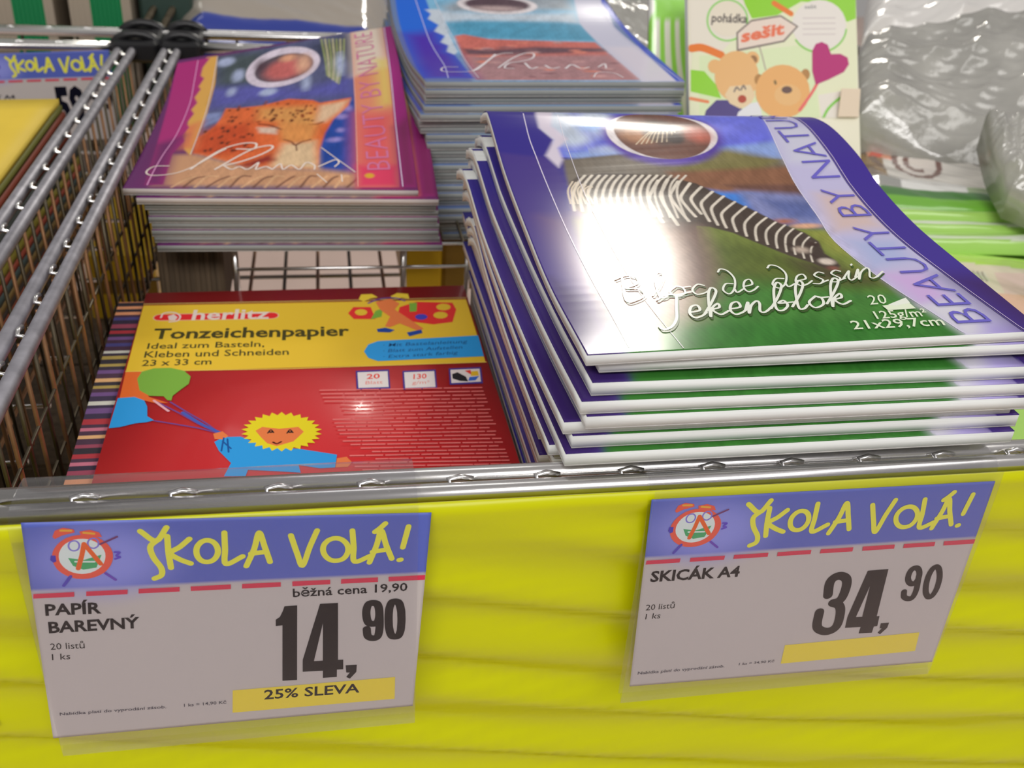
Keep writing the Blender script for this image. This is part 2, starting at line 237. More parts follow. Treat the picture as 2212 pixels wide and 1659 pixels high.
ART_LEO = [
('p',(74,78,110),4,[(23,267.8),(35.4,274.8),(175.5,285.1),(164.8,1.6),(46.7,0),(40.3,124.1)]),
('p',(62,72,76),14,[(38.1,273.8),(81.8,272.6),(98.9,186.3),(46.4,180.7)]),
('p',(80,80,150),14,[(35.9,209.8),(86.1,198.4),(123.5,169.4),(169.1,178),(167.9,142.2),(100.3,156.7),(43.6,163.9)]),
('p',(44,50,70),14,[(132.3,265.2),(169.7,273.2),(167.9,215.6),(135.1,231.4)]),
('s',(150,160,90),1.2,1,[(140.3,278.7),(144,227.2),(145.6,188.6)]),
('s',(206,200,150),1.2,1,[(144,277.1),(146.8,225.9),(147.3,184.8)]),
('s',(150,160,90),1.2,1,[(147.8,275.6),(149.6,224.6),(149,181.1)]),
('s',(206,200,150),1.2,1,[(151.5,274),(152.4,223.2),(150.6,177.5)]),
('s',(150,160,90),1.2,1,[(155.2,272.4),(155.1,221.9),(152.3,173.9)]),
('s',(206,200,150),1.2,1,[(158.9,270.8),(157.9,220.6),(153.9,170.4)]),
('s',(150,160,90),1.2,1,[(162.6,269.3),(160.6,219.2),(155.5,167.1)]),
('e',(150,160,190),4,48.5,261.4,8.1,8.9),
('e',(150,160,190),4,62.9,227,5.2,12.1),
('e',(150,160,190),4,93.4,176.9,7.4,7.5),
('e',(150,160,190),4,59.7,192.7,3.8,8),
('e',(150,160,190),4,126.9,182.3,3.6,14.8),
('e',(150,160,190),4,157.7,210.9,3.7,25.4),
('p',(34,64,140),6,[(137.8,118.4),(170.2,141.4),(165.6,23.6),(135.3,28.9)]),
('e',(130,120,180),3,156.7,108.8,4.4,3.9),
('e',(130,120,180),3,150.4,73.2,5.4,3.4),
('e',(130,120,180),3,155.1,87.5,2.7,3),
('e',(130,120,180),3,162.6,120.6,2.8,4.4),
('p',(110,120,160),4,[(40.2,153.5),(54.4,150.3),(58.2,134.4),(42.6,123.2)]),
('p',(205,98,52),1.5,[(56.5,140.8),(58.3,157.4),(68,153.3),(89,150.3),(112.1,154.8),(133.2,144.2),(139,137.2),(165.4,138.2),(162.8,125.1),(150,106.1),(143.1,85.5),(138.6,59.9),(137.3,28.8),(80.6,37.4),(41.1,69.7),(40.8,101.1),(52.7,122.4)]),
('p',(178,70,36),8,[(40.8,101.1),(52.7,122.4),(79.7,118.7),(88.4,83.1),(81,64.4),(58.3,63.4),(41.1,69.7)]),
('p',(214,150,84),8,[(87,145.5),(133.3,134.2),(138.9,113.5),(132.3,74.2),(109.9,78.5),(105.5,113.3),(88.3,123.7)]),
('p',(222,190,150),6,[(110,73.7),(135.5,73.6),(137.3,28.8),(100.8,35.6)]),
('p',(230,200,180),3,[(88.1,108.4),(104.8,103.7),(104.1,91.8),(90.8,97.5)]),
('p',(232,196,160),5,[(139,132.3),(163,134.2),(155.8,118),(143.3,103.3),(135.6,105.2)]),
('s',(90,40,24),1.8,.8,[(88.8,114.5),(97.9,109.3),(108.2,99.2)]),
('s',(110,60,34),1.6,.8,[(130.1,102),(136.7,101.5),(141.1,103.8)]),
('s',(90,40,30),2,.8,[(110.9,80.6),(116.3,76),(119.6,69.6),(124.8,74.4),(131.2,76.6)]),
('s',(80,40,30),1.2,.6,[(120.1,69.5),(120.8,60.3)]),
('p',(200,132,72),5,[(106.7,113),(132.3,101.4),(128,77.2),(120.6,74),(111.9,82.8)]),
('e',(70,34,22),1,61.9,151.2,1.3,1.7),
('e',(70,34,22),1,45.6,113,1.6,2.8),
('e',(70,34,22),1,64.4,108.2,1.5,2.8),
('e',(90,40,24),1,71,68.8,1.5,2.6),
('e',(70,34,22),1,116.9,122.8,1,2.5),
('e',(70,34,22),1,80.2,75.9,1.3,2.1),
('e',(90,40,24),1,59.7,115.7,1.6,2.8),
('e',(120,50,26),1,108.3,115.2,1,1.9),
('e',(90,40,24),1,70,114.4,1,2.7),
('e',(120,50,26),1,100.8,120.2,1.4,2.3),
('e',(90,40,24),1,58.5,97,1.2,1.8),
('e',(70,34,22),1,101.4,120.4,1.2,2.2),
('e',(70,34,22),1,101.2,127.3,.8,1.4),
('e',(120,50,26),1,66.8,86.2,1.6,1.5),
('e',(90,40,24),1,129.5,110.9,.9,2.1),
('e',(120,50,26),1,84.1,66.3,1.3,1.4),
('e',(120,50,26),1,68.7,134,1.7,2),
('e',(70,34,22),1,61.6,85.8,1.6,2.3),
('e',(90,40,24),1,82.6,132.9,.9,1.5),
('e',(120,50,26),1,69.8,154.7,1.1,3.2),
('e',(90,40,24),1,102.9,126.7,1,1.9),
('e',(90,40,24),1,69.5,74.1,1.2,1.4),
('e',(90,40,24),1,65,136.1,1.5,2.2),
('e',(70,34,22),1,66.4,127.6,1.4,3.1),
('e',(120,50,26),1,83.2,70.2,1.5,2.4),
('e',(120,50,26),1,85.7,67.2,1.5,2.7),
('e',(120,50,26),1,75.9,93.8,1.1,1.9),
('e',(70,34,22),1,65.9,83.1,1.1,2),
('e',(90,40,24),1,70.5,97.9,.8,2.9),
('e',(120,50,26),1,59.5,68.8,1.4,2.8),
('e',(90,40,24),1,81.5,79.7,1.5,1.3),
('e',(70,34,22),1,123.9,127.3,1.6,2.1),
('e',(120,50,26),1,124.3,119.8,1.3,2.4),
('e',(90,40,24),1,52.6,96.6,1.2,2.9),
('e',(70,34,22),1,98.5,133.7,.9,2.7),
('e',(70,34,22),1,126.8,111.2,1.5,1.3),
('e',(90,40,24),1,115.9,113,1.5,2.5),
('e',(120,50,26),1,77.9,147.2,1.6,2.1),
('e',(120,50,26),1,85.9,140.2,1,2.8),
('e',(120,50,26),1,88.6,118.8,1.7,1.4),
('e',(90,40,24),1,60.4,98.9,1.2,2.2),
('e',(70,34,22),1,99.3,117.8,1.5,2.2),
('e',(70,34,22),1,85.1,95,.9,2.5),
('e',(90,40,24),1,78.2,92.8,1.2,2.2),
('e',(90,40,24),1,73.1,68.7,1.2,1.8),
('e',(70,34,22),1,99.5,137.5,1.4,2.8),
('e',(90,40,24),1,73.3,120.8,1.1,1.4),
('e',(90,40,24),1,49.8,72.7,1.4,2.8),
('e',(120,50,26),1,131.2,121.4,1.7,2.1),
('e',(90,40,24),1,134.9,127.2,1,1.9),
('e',(120,50,26),1,125,117.9,1.1,2.5),
('e',(70,34,22),1,81.9,97.5,1.4,1.8),
('e',(120,50,26),1,63.4,128.5,1.3,2.2),
('e',(70,34,22),1,132.8,108.3,1.2,1.2),
('e',(120,50,26),1,60.9,108.9,1.3,2.8),
('e',(90,40,24),1,80.4,116.9,1,1.4),
('e',(70,34,22),1,69.4,149.3,1.3,2.6),
('e',(90,40,24),1,53.6,74.3,1,3.1),
('e',(120,60,34),1,97.2,129.9,1,1.8),
('e',(120,60,34),1,119.5,129.9,1,1.8),
('e',(120,60,34),1,131.5,134.4,1,1.7),
('e',(120,60,34),1,112.3,144.3,1.1,1.8),
('e',(120,60,34),1,93,155.9,1.1,2),
('e',(120,60,34),1,103,149,1,2),
('e',(120,60,34),1,93.1,125,1,1.9),
('e',(120,60,34),1,102.8,125,1.1,1.9),
('e',(120,60,34),1,120.5,124.1,1,1.7),
('e',(120,60,34),1,118.6,118.2,1.1,1.7),
('e',(120,60,34),1,128.1,122.1,1,1.7),
('e',(120,60,34),1,114.4,127.2,1.1,1.8),
('e',(120,60,34),1,121.4,129.1,1.1,1.8),
('e',(120,60,34),1,111.4,144.7,1.1,1.8),
('e',(120,60,34),1,126.6,129.5,1,1.7),
('e',(120,60,34),1,91.9,151.8,1,2),
('e',(120,60,34),1,127.8,135.8,1,1.8),
('e',(120,60,34),1,107,129.9,1,1.8),
('e',(120,60,34),1,127.3,133.8,1.1,1.8),
('e',(120,60,34),1,106.5,138.1,1,1.9),
('p',(176,132,100),6,[(23.4,70.8),(43.5,66.3),(82.6,37.2),(137.3,28.8),(165.5,21.7),(164.8,3.4),(19.7,4.8),(16.8,44.9)]),
('s',(214,170,130),1.6,1.2,[(33.2,2.3),(40.2,15),(48.1,22.4)]),
('s',(92,58,50),1.6,1.2,[(41.3,2.4),(48,18.4),(56,22)]),
('s',(214,170,130),1.6,1.2,[(49.4,2.5),(55.8,21.5),(63.8,21.6)]),
('s',(92,58,50),1.6,1.2,[(57.6,2.6),(64.6,14.4),(71.7,21.3)]),
('s',(214,170,130),1.6,1.2,[(65.8,2.7),(72.6,17.5),(79.6,20.9)]),
('s',(92,58,50),1.6,1.2,[(74,2.7),(80.6,20.4),(87.5,20.6)]),
('s',(214,170,130),1.6,1.2,[(82.3,2.8),(89.2,13.8),(95.4,20.3)]),
('s',(92,58,50),1.6,1.2,[(90.5,2.9),(97.3,16.7),(103.3,20)]),
('s',(214,170,130),1.6,1.2,[(98.8,3),(105.5,19.5),(111.3,19.7)]),
('s',(92,58,50),1.6,1.2,[(107.2,3),(114,13.3),(119.2,19.4)]),
('s',(214,170,130),1.6,1.2,[(115.6,3.1),(122.3,16),(127.2,19.1)]),
('s',(92,58,50),1.6,1.2,[(124,3.1),(130.6,18.6),(135.2,18.9)]),
('s',(214,170,130),1.6,1.2,[(132.4,3.2),(139,12.9),(143.2,18.6)]),
('s',(92,58,50),1.6,1.2,[(140.8,3.3),(147.4,15.4),(151.3,18.4)]),
('s',(214,170,130),1.6,1.2,[(149.3,3.3),(155.9,17.9),(159.3,18.2)]),
('s',(92,58,50),1.6,1.2,[(157.9,3.4),(164.2,12.5),(167.4,18)]),
('p',(120,40,36),5,[(78.4,40),(100,56.4),(104.5,46.6),(84.6,37)]),
('p',(226,172,86),1,[(28.3,278.9),(38.7,278.1),(42.4,218.6),(42.6,152.4),(40.9,109.5),(39.6,64.3),(32.6,80.4),(22.1,221.6)]),
('p',(214,120,80),10,[(26.2,129.5),(38.8,136.3),(39.8,81.4),(28.2,81.5)]),
('p',(150,40,104),1,[(-0.3,276),(31.9,276.7),(26.7,258.2),(26.6,241.8),(30.6,234.8),(27.3,219.4),(30,212.5),(26.5,196.3),(30.7,182.1),(27.2,168.5),(31,157.6),(27.3,138.1),(30.9,127.6),(27.6,111.2),(30.9,98.4),(25.1,73.4),(26.9,7.5),(13.9,6.2),(8.8,105.6),(2.1,213.4)]),
('p',(96,36,86),10,[(8.1,96.6),(28.7,110.8),(25.1,73.4),(27.1,6.2),(12,6.2)]),
('p',(240,150,120),.6,[(170.2,287.3),(201.7,288.7),(200,170.5),(198.5,83.4),(196.9,3.6),(165.3,3.4),(167.9,110.4)]),
('p',(248,232,214),10,[(170.2,287.3),(201.7,288.7),(198.6,185.1),(169.1,178)]),
('p',(250,226,120),12,[(189.9,204.7),(200.8,199.3),(198.8,119.7),(189.6,117.8)]),
('p',(226,96,100),14,[(169,110.2),(198.8,103.3),(196.6,27.7),(165.8,29.2)]),
('p',(196,60,90),6,[(166.5,32.9),(196.9,31.2),(196.9,3.6),(165.3,3.4)]),
('e',(236,180,60),1,175.1,18.7,3.6,3.2),
('p',(140,40,110),.6,[(201.7,289.4),(217,293.3),(212,142),(209.1,3.6),(196.9,3.6),(198.5,83.4),(200,170.5)]),
('p',(110,40,80),8,[(198.5,83.4),(212,100.5),(211.1,3.6),(196.9,3.6)]),
('e',(222,210,226),.8,104.6,228.1,34.5,43.9),
('e',(80,70,80),1,105.7,226.1,27.3,30.8),
('e',(176,92,90),8,107.4,222.3,19.2,22),
('e',(232,180,150),6,123.7,227.2,6.4,19.1),
('e',(206,150,120),5,109.1,246.2,7.9,7.6),
('e',(70,50,60),6,83.7,238.7,5.2,12.2)]
ART_LEO_D = [
('rib',(214,150,196),.7,[(20.3,274.5),(22,227.2),(24,179.2),(22.5,115.9),(18,72.1),(16.2,36.1),(15.8,6.2)],1,0),
('rib',(180,176,180),.6,[(38.9,276.5),(40.4,213.7),(41.3,144.1),(39.3,67.2)],1,0),
('rib',(206,190,214),.7,[(203,288.1),(201.2,170),(199.6,83.2),(199,4.4)],1,0),
('rib',(206,160,150),.5,[(169.6,286.9),(168.7,132.5),(165.9,4.3)],1,0),
('rib',(222,208,198),1.3,[(25.8,45.1),(14.8,45.2),(11.1,33.6),(16.7,25.8),(31.8,28.8),(44.2,41.3),(58.3,63.4),(65.8,72.6)],1,0),
('rib',(222,208,198),1.8,[(42.8,36),(51,53.9),(63.7,73),(77.9,80.4),(88.6,78),(87,68.3),(74.3,70.8)],1,0),
('rib',(222,208,198),1.8,[(60.8,34.3),(73.5,53),(87,68.3),(99.5,72.1),(101.8,66.9),(93.8,57.4),(80,47.1),(68.3,41.1)],1,0),
('rib',(222,208,198),1.4,[(66.2,41.3),(72.8,33.2),(78.5,37.6),(84.9,32.3),(92.4,43.3),(90.9,31.8),(97.8,35.8),(103,30.9)],1,0),
('rib',(222,208,198),1.3,[(103,30.9),(108.8,39.4),(111,30.4),(117,36.5),(123.1,29.6),(128.2,39.8),(134.3,35.1),(134.3,29)],1,0),
('rib',(222,208,198),1.2,[(137.3,32.8),(149.8,42),(152.8,37.8),(149.6,32.1)],1,0),
('rib',(222,208,198),.8,[(139.7,61.9),(150.9,43.9),(164.6,23.6)],1,0),
('rib',(222,208,198),.9,[(136.2,21.8),(143.1,9.9)],1,0),
('rib',(222,208,198),.9,[(154.3,20.2),(154.6,10.8)],1,0)]
ART_BLUE = [
('p',(110,160,190),3,[(29.4,276.8),(209.1,390.4),(195.6,164.3),(203,1),(37.1,.9),(39.7,148.9)]),
('p',(130,140,150),10,[(46.5,227.6),(195.7,384.4),(170.1,228),(50.1,213.2)]),
('p',(205,220,235),8,[(32.1,220.1),(57.3,213.5),(168.9,215),(170.6,188.6),(46,189.7),(31.4,197.1)]),
('p',(70,135,165),8,[(46.9,185.8),(66.3,194.2),(151,192.6),(171.1,184),(176.3,134.4),(51.2,152)]),
('p',(176,96,88),2,[(49.1,155.8),(58,159.2),(77.8,146.9),(118.2,139.8),(169.5,130),(178,5.6),(40.6,6.8),(47.5,116.6)]),
('p',(92,66,76),5,[(50.3,124.9),(72.1,118),(114.2,121.9),(172.5,108.9),(172.5,98.5),(109.4,100.2),(61.5,105.1),(51.1,106.8)]),
('p',(150,112,116),10,[(50.1,101.6),(172.4,87.9),(175.4,5.7),(40.6,6.8)]),
('e',(120,84,90),2,174.2,85.1,3,4.1),
('e',(200,120,104),2,106.2,134.7,5.5,1.8),
('e',(120,84,90),2,108.9,114.1,5.6,2.1),
('e',(170,130,130),2,70.4,121,6.1,3.8),
('e',(170,130,130),2,136.2,132.7,4,3.2),
('e',(200,120,104),2,94.1,126.8,3.4,2.4),
('e',(170,130,130),2,69.1,75.6,5.9,3.6),
('e',(170,130,130),2,137.7,68,5.8,3.5),
('e',(170,130,130),2,108.2,105.5,5.8,3.1),
('e',(120,84,90),2,87.8,123.6,6.9,2),
('e',(120,84,90),2,103.4,28.4,6.3,3.1),
('e',(200,120,104),2,65.3,99,6.6,2.5),
('e',(120,84,90),2,87.6,17,2.9,3.9),
('e',(120,84,90),2,95.8,102.8,5.2,4),
('e',(200,120,104),2,141.2,17.7,5,3.8),
('e',(200,120,104),2,148.3,99.8,5.8,3.8),
('e',(120,84,90),2,87.7,99.6,6.1,2.1),
('e',(120,84,90),2,90.4,68.1,5.1,3),
('e',(120,84,90),2,70.6,118.4,4.7,3.6),
('e',(200,120,104),2,72,100,4,2.5),
('e',(120,84,90),2,166.9,101,4.9,3),
('e',(120,84,90),2,183.6,114.5,3.7,2.6),
('e',(200,120,104),2,40.7,39.9,3.4,3.6),
('e',(200,120,104),2,105.6,98.9,5.6,4.5),
('e',(170,130,130),2,143.4,17,6,3.9),
('e',(120,84,90),2,154.5,37.8,7.2,4.1),
('e',(120,84,90),2,102.2,96.2,5.2,3),
('e',(200,120,104),2,63.2,123.4,3.5,2.4),
('e',(200,120,104),2,59.6,79.5,5.3,5.2),
('e',(170,130,130),2,41.1,32.7,5.6,3.2),
('e',(120,84,90),2,168,59.3,5.1,2.4),
('e',(120,84,90),2,177.7,75.5,5.2,2.2),
('e',(200,120,104),2,136.6,44.4,5,4.1),
('e',(170,130,130),2,38.6,20.6,5.1,3.1),
('e',(170,130,130),2,157.2,40.4,4.2,3.8),
('e',(200,120,104),2,145.2,106.5,4.7,2.4),
('e',(200,120,104),2,107.5,41.6,4.2,2.9),
('e',(200,120,104),2,141.1,33.8,6.5,2.7),
('e',(170,130,130),2,104,48.8,7.6,4.7),
('e',(120,84,90),2,75.7,57.8,7.4,3.9),
('p',(30,90,190),1,[(5.1,270.7),(31.5,290.6),(35.4,208.7),(31.4,197.1),(39.3,181.8),(33.1,167),(40.9,156.1),(34.4,141.9),(39.8,133.9),(35.6,118.1),(40.6,108.2),(41.1,80.2),(39.3,12.9),(.1,14),(4.1,113.2),(4.9,196.3)]),
('p',(66,40,150),14,[(6.1,160.5),(34.4,166.9),(34.4,141.9),(39.8,133.9),(35.6,118.1),(40.6,108.2),(39.3,12.9),(.1,14),(4.7,108.5)]),
('p',(214,226,240),1.5,[(30.7,220),(35.4,208.7),(31.4,197.1),(39.3,181.8),(33.1,167),(40.9,156.1),(34.4,141.9),(39.8,133.9),(35.6,118.1),(40.6,108.2),(44.8,117),(45.5,185.8),(43.6,220.7)]),
('p',(214,214,236),1,[(195.7,384.4),(226.4,398.1),(199.4,179.6),(203.3,88.7),(211,1),(174,1),(172.5,103.7),(169.2,188.5)]),
('p',(206,200,214),8,[(175.2,113.8),(201,110),(208.3,1),(175.3,1)]),
('p',(50,70,170),.6,[(232.3,400.5),(226.4,302.6),(212,230.6),(208.4,136.3),(211.4,47.4),(213.6,1),(203,1),(203.3,88.7),(205.4,179.7),(203.9,248.6)]),
('e',(236,228,232),1,100,236,38,25),
('e',(74,56,66),2,100,237,31,18.5),
('e',(170,150,150),6,98,226,20,6)]
ART_BLUE_D = [
('rib',(180,180,224),.8,[(23.2,256.2),(25.8,196.9),(25.6,146.1),(26,76.2),(19.6,13.4)],1,0),
('rib',(206,206,214),.5,[(41.4,253.2),(45.5,185.8),(47.1,129.4),(43.6,12.8)],1,0),
('rib',(214,214,240),.6,[(206.6,306.6),(198.9,207.6),(199.9,126.3),(204.7,48),(207.7,3.2)],1,0),
('rib',(232,226,230),1.2,[(35.2,61.1),(23.7,61.5),(19.8,45.4),(27.7,39.4),(44.7,42.5),(56.6,64.7),(70,93.1),(80.4,104.8),(90.1,105.9)],1,0),
('rib',(232,226,230),2,[(44.7,42.5),(61.5,76.6),(74.6,103)],1,0),
('rib',(232,226,230),1.6,[(67.4,53.3),(84.4,84.9),(98.8,101.9),(107.4,100.5),(102.5,84.8),(90.3,75),(80.1,70.6),(72.5,52.7),(79.4,48.6)],1,0),
('rib',(232,226,230),1.8,[(93,68.7),(93.4,47.1),(99.9,52.5)],1,0),
('rib',(232,226,230),1.8,[(107.7,57.6),(110.1,45.5),(117.7,49.4)],1,0),
('rib',(232,226,230),1.8,[(121.7,44.4),(130.4,57.8),(134.6,43.3),(142.3,47)],1,0),
('rib',(232,226,230),1.5,[(150.4,47.4),(158.5,57.4),(155.8,42.6)],1,0),
('rib',(232,226,230),1,[(137.2,13.5),(145.3,28.9),(157.7,25.7),(161.4,11.6)],1,0)]
ART_RED_D = [
('fill',(214,178,52),[[(.4,303.8),(228.7,300),(228.7,204.9),(1.2,209.3)]]),
('rib',(120,30,30),1.2,[(.3,303),(100.3,301.2),(228.7,299.6)],0,0),
('rib',(228,206,120),.7,[(.3,304.9),(100.3,303.2),(228.9,301.6)],0,0),
('rib',(224,190,90),1,[(1.3,209.9),(101.1,206.1),(229,205.5)],0,0),
('rib',(214,180,150),10.5,[(14.1,283.3),(88.6,281.5)],0,0),
('rib',(190,36,40),9,[(14.1,283.3),(88.6,281.5)],0,0),
('rib',(226,206,200),1.3,[(14.2,282.9),(15.4,289.4),(21.7,290.5),(26.7,285),(25.8,277.8),(20.6,276)],1,0),
('fill',(226,206,200),[[(18.7,284.8),(22.3,287.5),(25.3,282.9),(23.9,277.9),(20,278.9)]]),
('text',(232,216,206),'herlitz',[(34.8,278.3),(87,277.2),(35.3,293.3)],.02),
('text',(60,56,30),'Tonzeichenpapier',[(12,252.3),(141.3,248.3),(12.2,266.7)],.025),
('text',(60,56,30),'Ideal zum Basteln,',[(10.3,238.6),(84.9,236.6),(10.3,246.4)],.01),
('text',(60,56,30),'Kleben und Schneiden',[(9.9,227.1),(100.9,224.4),(9.8,235.4)],.01),
('text',(60,56,30),'23 x 33 cm',[(9.8,216.2),(52.5,215.2),(9.7,223.9)],.01),
('fill',(190,44,44),[[(178.8,289.1),(191.8,297),(218,293.8),(219.3,282.8),(214.1,263.6),(200.1,260.8),(187,265.3),(175.8,274.1)]]),
('fill',(190,44,44),[[(158.1,290.4),(160.4,271.4),(145.3,272.4),(141.6,281.5),(145.8,291.1)]]),
('fill',(214,178,52),[[(215.7,286.9),(214.9,284.6),(213.2,282.8),(211,281.9),(208.7,282.1),(206.7,283.2),(205.5,285.2),(205.2,287.5),(206,289.8),(207.7,291.7),(209.9,292.6),(212.3,292.4),(214.3,291.3),(215.5,289.3)]]),
('fill',(214,178,52),[[(212,274.1),(211.2,271.9),(209.6,270.2),(207.4,269.3),(205.1,269.4),(203.2,270.6),(201.9,272.5),(201.7,274.8),(202.4,277),(204.1,278.8),(206.3,279.7),(208.6,279.5),(210.6,278.4),(211.8,276.4)]]),
('fill',(60,60,160),[[(197.3,272.4),(196.6,270.5),(195.2,269.1),(193.4,268.3),(191.4,268.4),(189.7,269.4),(188.7,271),(188.4,273),(189,274.9),(190.4,276.4),(192.3,277.1),(194.3,277),(196,276),(197,274.4)]]),
('fill',(214,178,52),[[(155.2,282.2),(154.7,280.1),(153.4,278.5),(151.6,277.6),(149.6,277.8),(147.9,278.8),(146.8,280.6),(146.4,282.7),(147,284.8),(148.3,286.5),(150.1,287.3),(152.1,287.2),(153.8,286.1),(154.9,284.3)]]),
('fill',(104,146,54),[[(186.3,294.9),(192,295.4),(190.3,281.5),(185.4,281.1)]]),
('fill',(104,146,54),[[(161.2,284.1),(166.6,287.6),(164.8,274.8),(157,270.9)]]),
('fill',(196,106,60),[[(162.1,297.9),(172.9,303.2),(179.3,294.9),(175,285.5),(184,269.9),(192.7,254.8),(189,251.5),(176.7,263.8),(169.5,258.5),(166.3,260.1),(170.8,274.5),(164.7,285.4)]]),
('fill',(226,196,60),[[(150.2,303.4),(152.3,311.2),(160.3,311.6),(164.3,305.7),(159,304.4),(153.4,299.2)]]),
('fill',(226,196,60),[[(173.5,306.8),(178.9,312.1),(186.8,310.1),(187,302),(181.8,303.9),(176.4,302.6)]]),
('rib',(90,60,120),1.6,[(156.8,296.7),(165.9,303.2),(176.5,304.2),(183.2,299)],1,0),
('fill',(30,60,130),[[(160.2,256.2),(166.2,258),(172.5,254),(169,250.7),(160.8,251.9)]]),
('fill',(30,60,130),[[(180.5,249.9),(190.9,253.5),(191.2,248.5),(181.7,244.2)]]),
('fill',(40,130,190),[[(159.9,238.8),(229.3,242.4),(228.7,213),(158.2,211.6),(152.2,216.2),(149.8,225.1),(153.2,234.5)]]),
('text',(26,70,120),'· Mit Bastelanleitung',[(162.6,230.5),(220,232),(163.6,235.2)],.005),
('text',(26,70,120),'· Blatt zum Aufstellen',[(162.1,222.6),(215.7,224.5),(163,227.2)],.005),
('text',(26,70,120),'· Extra stark farbig',[(161.5,214.9),(211.4,217.2),(162.5,219.3)],.005),
('fill',(60,50,120),[[(143.2,199.9),(164.5,200.1),(163.6,176.2),(142.7,176.6)]]),
('fill',(224,216,214),[[(144.2,197.9),(163.4,198),(162.7,178.3),(143.9,178.6)]]),
('text',(206,70,60),'20',[(149.5,189.1),(157.9,189.3),(150,195.1)],.02),
('text',(206,120,110),'Blatt',[(148.4,182.6),(159.3,182.7),(148.8,186.7)],0),
('fill',(60,50,120),[[(173,197.6),(194.6,197.9),(192.8,173.9),(171.6,174.4)]]),
('fill',(224,216,214),[[(173.9,195.7),(193.4,195.8),(192,176),(172.9,176.3)]]),
('text',(206,70,60),'130',[(179,186.8),(187.5,187.1),(179.7,192.8)],.02),
('text',(206,120,110),'g/m²',[(177.6,180.4),(188.6,180.4),(178.2,184.5)],0),
('fill',(60,50,120),[[(203.2,198.5),(224.6,198.8),(222.7,178.1),(201.3,178)]]),
('fill',(224,216,214),[[(204.1,196.6),(223.3,196.7),(221.7,180.3),(202.6,179.9)]]),
('fill',(30,30,34),[[(204.5,191),(208.2,193.2),(212.9,187.3),(213.6,181.2),(208.3,182.2),(204.1,185.5)]]),
('fill',(206,60,50),[[(213.2,194.7),(217.2,195.6),(217.1,188.8)]]),
('fill',(220,180,50),[[(217.5,193.7),(221.8,194),(221.6,187.9),(216.1,187.7)]]),
('fill',(50,90,170),[[(215.2,186.5),(221.6,187.3),(218.4,182),(213.7,181.8)]]),
('fill',(190,90,40),[[(1.3,208.7),(12.5,208.4),(18.7,205),(15,187.8),(19,177.6),(30.9,169.8),(22.6,170.5),(10.8,176.9),(2.2,172.1)]]),
('fill',(104,146,54),[[(9.3,199.8),(11,208.5),(17.8,212.3),(28,212.1),(36.5,207.8),(41.1,200.3),(40.8,191.5),(36.5,184.7),(32.6,177.9),(32.3,172.4),(30,173.1),(27.3,177.8),(18.9,179),(12.5,185.7)]]),
('fill',(40,130,190),[[(1.1,177.7),(10.6,178.3),(16.7,173.7),(19.2,166.7),(20.5,156),(24.8,151.2),(21,149.5),(14.5,148.7),(7,145.6),(.8,144.8)]]),
('rib',(96,60,120),1.1,[(31.9,170.8),(43.1,158),(53.5,146.7),(61.7,135.9)],1,0),
('rib',(96,60,120),1.1,[(24.9,150.7),(38.8,145.4),(51.3,140.3),(61.7,134.6)],1,0),
('rib',(96,60,120),1.1,[(22.3,173.2),(37.6,158.5),(51,144.4),(61.7,135.4)],1,0),
('rib',(214,160,170),1.6,[(22.3,173.2),(27.1,166.8),(31.9,160.6)],1,0),
('rib',(60,76,150),2.2,[(40.3,158.3),(52.3,144.3),(62.4,135.3)],1,0),
('fill',(40,130,190),[[(60.4,125.6),(65.4,130.1),(74.7,129.8),(88.5,118.8),(108.5,114.2),(128.4,106.9),(127,94.7),(118.9,94.6),(107.2,98.8),(108.4,91.4),(98.1,93.5),(80.1,96.7),(79.1,90.8),(67.7,91.8),(70.8,103.9),(63.6,116.2)]]),
('fill',(196,106,60),[[(128.3,103.4),(133.7,104.3),(136.4,98.9),(134,94.6),(127.2,94.7)]]),
('fill',(196,106,60),[[(59.2,134.1),(64.3,136.1),(68,130.8),(64.8,127.7),(60.4,128.5)]]),
('rib',(24,70,130),1,[(65.4,129.3),(64.9,116.1)],1,0),
('rib',(24,70,130),1,[(67.5,127.9),(68.9,114.6)],1,0),
('rib',(24,70,130),1,[(65,125.7),(70,118)],1,0),
('fill',(232,214,40),[[(116.9,131.2),(120.4,128.4),(116.3,127.1),(119,123.7),(114.6,123.4),(116.4,119.6),(112,120.2),(112.7,116.3),(108.5,117.8),(108.2,114),(104.5,116.3),(103.2,112.8),(100.1,115.8),(97.9,112.7),(95.5,116.2),(92.5,113.7),(91.1,117.5),(87.5,115.9),(87.1,119.7),(83,118.9),(83.6,122.7),(79.2,122.8),(80.9,126.3),(76.6,127.4),(79.1,130.3),(75,132.2),(78.4,134.4),(74.8,137.2),(78.8,138.6),(75.9,142),(80.3,142.4),(78.3,146.3),(82.8,145.7),(81.9,149.9),(86.2,148.3),(86.4,152.5),(90.4,150),(91.6,153.9),(95,150.7),(97.3,154.1),(99.7,150.3),(102.9,153),(104.3,148.9),(108.3,150.7),(108.6,146.5),(112.9,147.3),(112.1,143.3),(116.7,143.1),(114.8,139.5),(119.2,138.4),(116.4,135.4),(120.5,133.4)]]),
('fill',(196,106,60),[[(82.8,135.1),(86.5,138.8),(96.2,136),(107.1,137.1),(110.2,131.7),(107.1,126.5),(104.4,122.3),(95.1,118.2),(89.7,121.6),(86.2,127.8)]]),
('rib',(30,24,24),.9,[(89.8,132),(91.4,135.3),(93.1,132.2)],1,0),
('rib',(30,24,24),1.6,[(91.2,132.8),(92,132.8)],0,0),
('rib',(30,24,24),.9,[(100.7,131),(102.3,134.4),(104,131.2)],1,0),
('rib',(30,24,24),1.6,[(102.1,131.9),(102.9,131.8)],0,0),
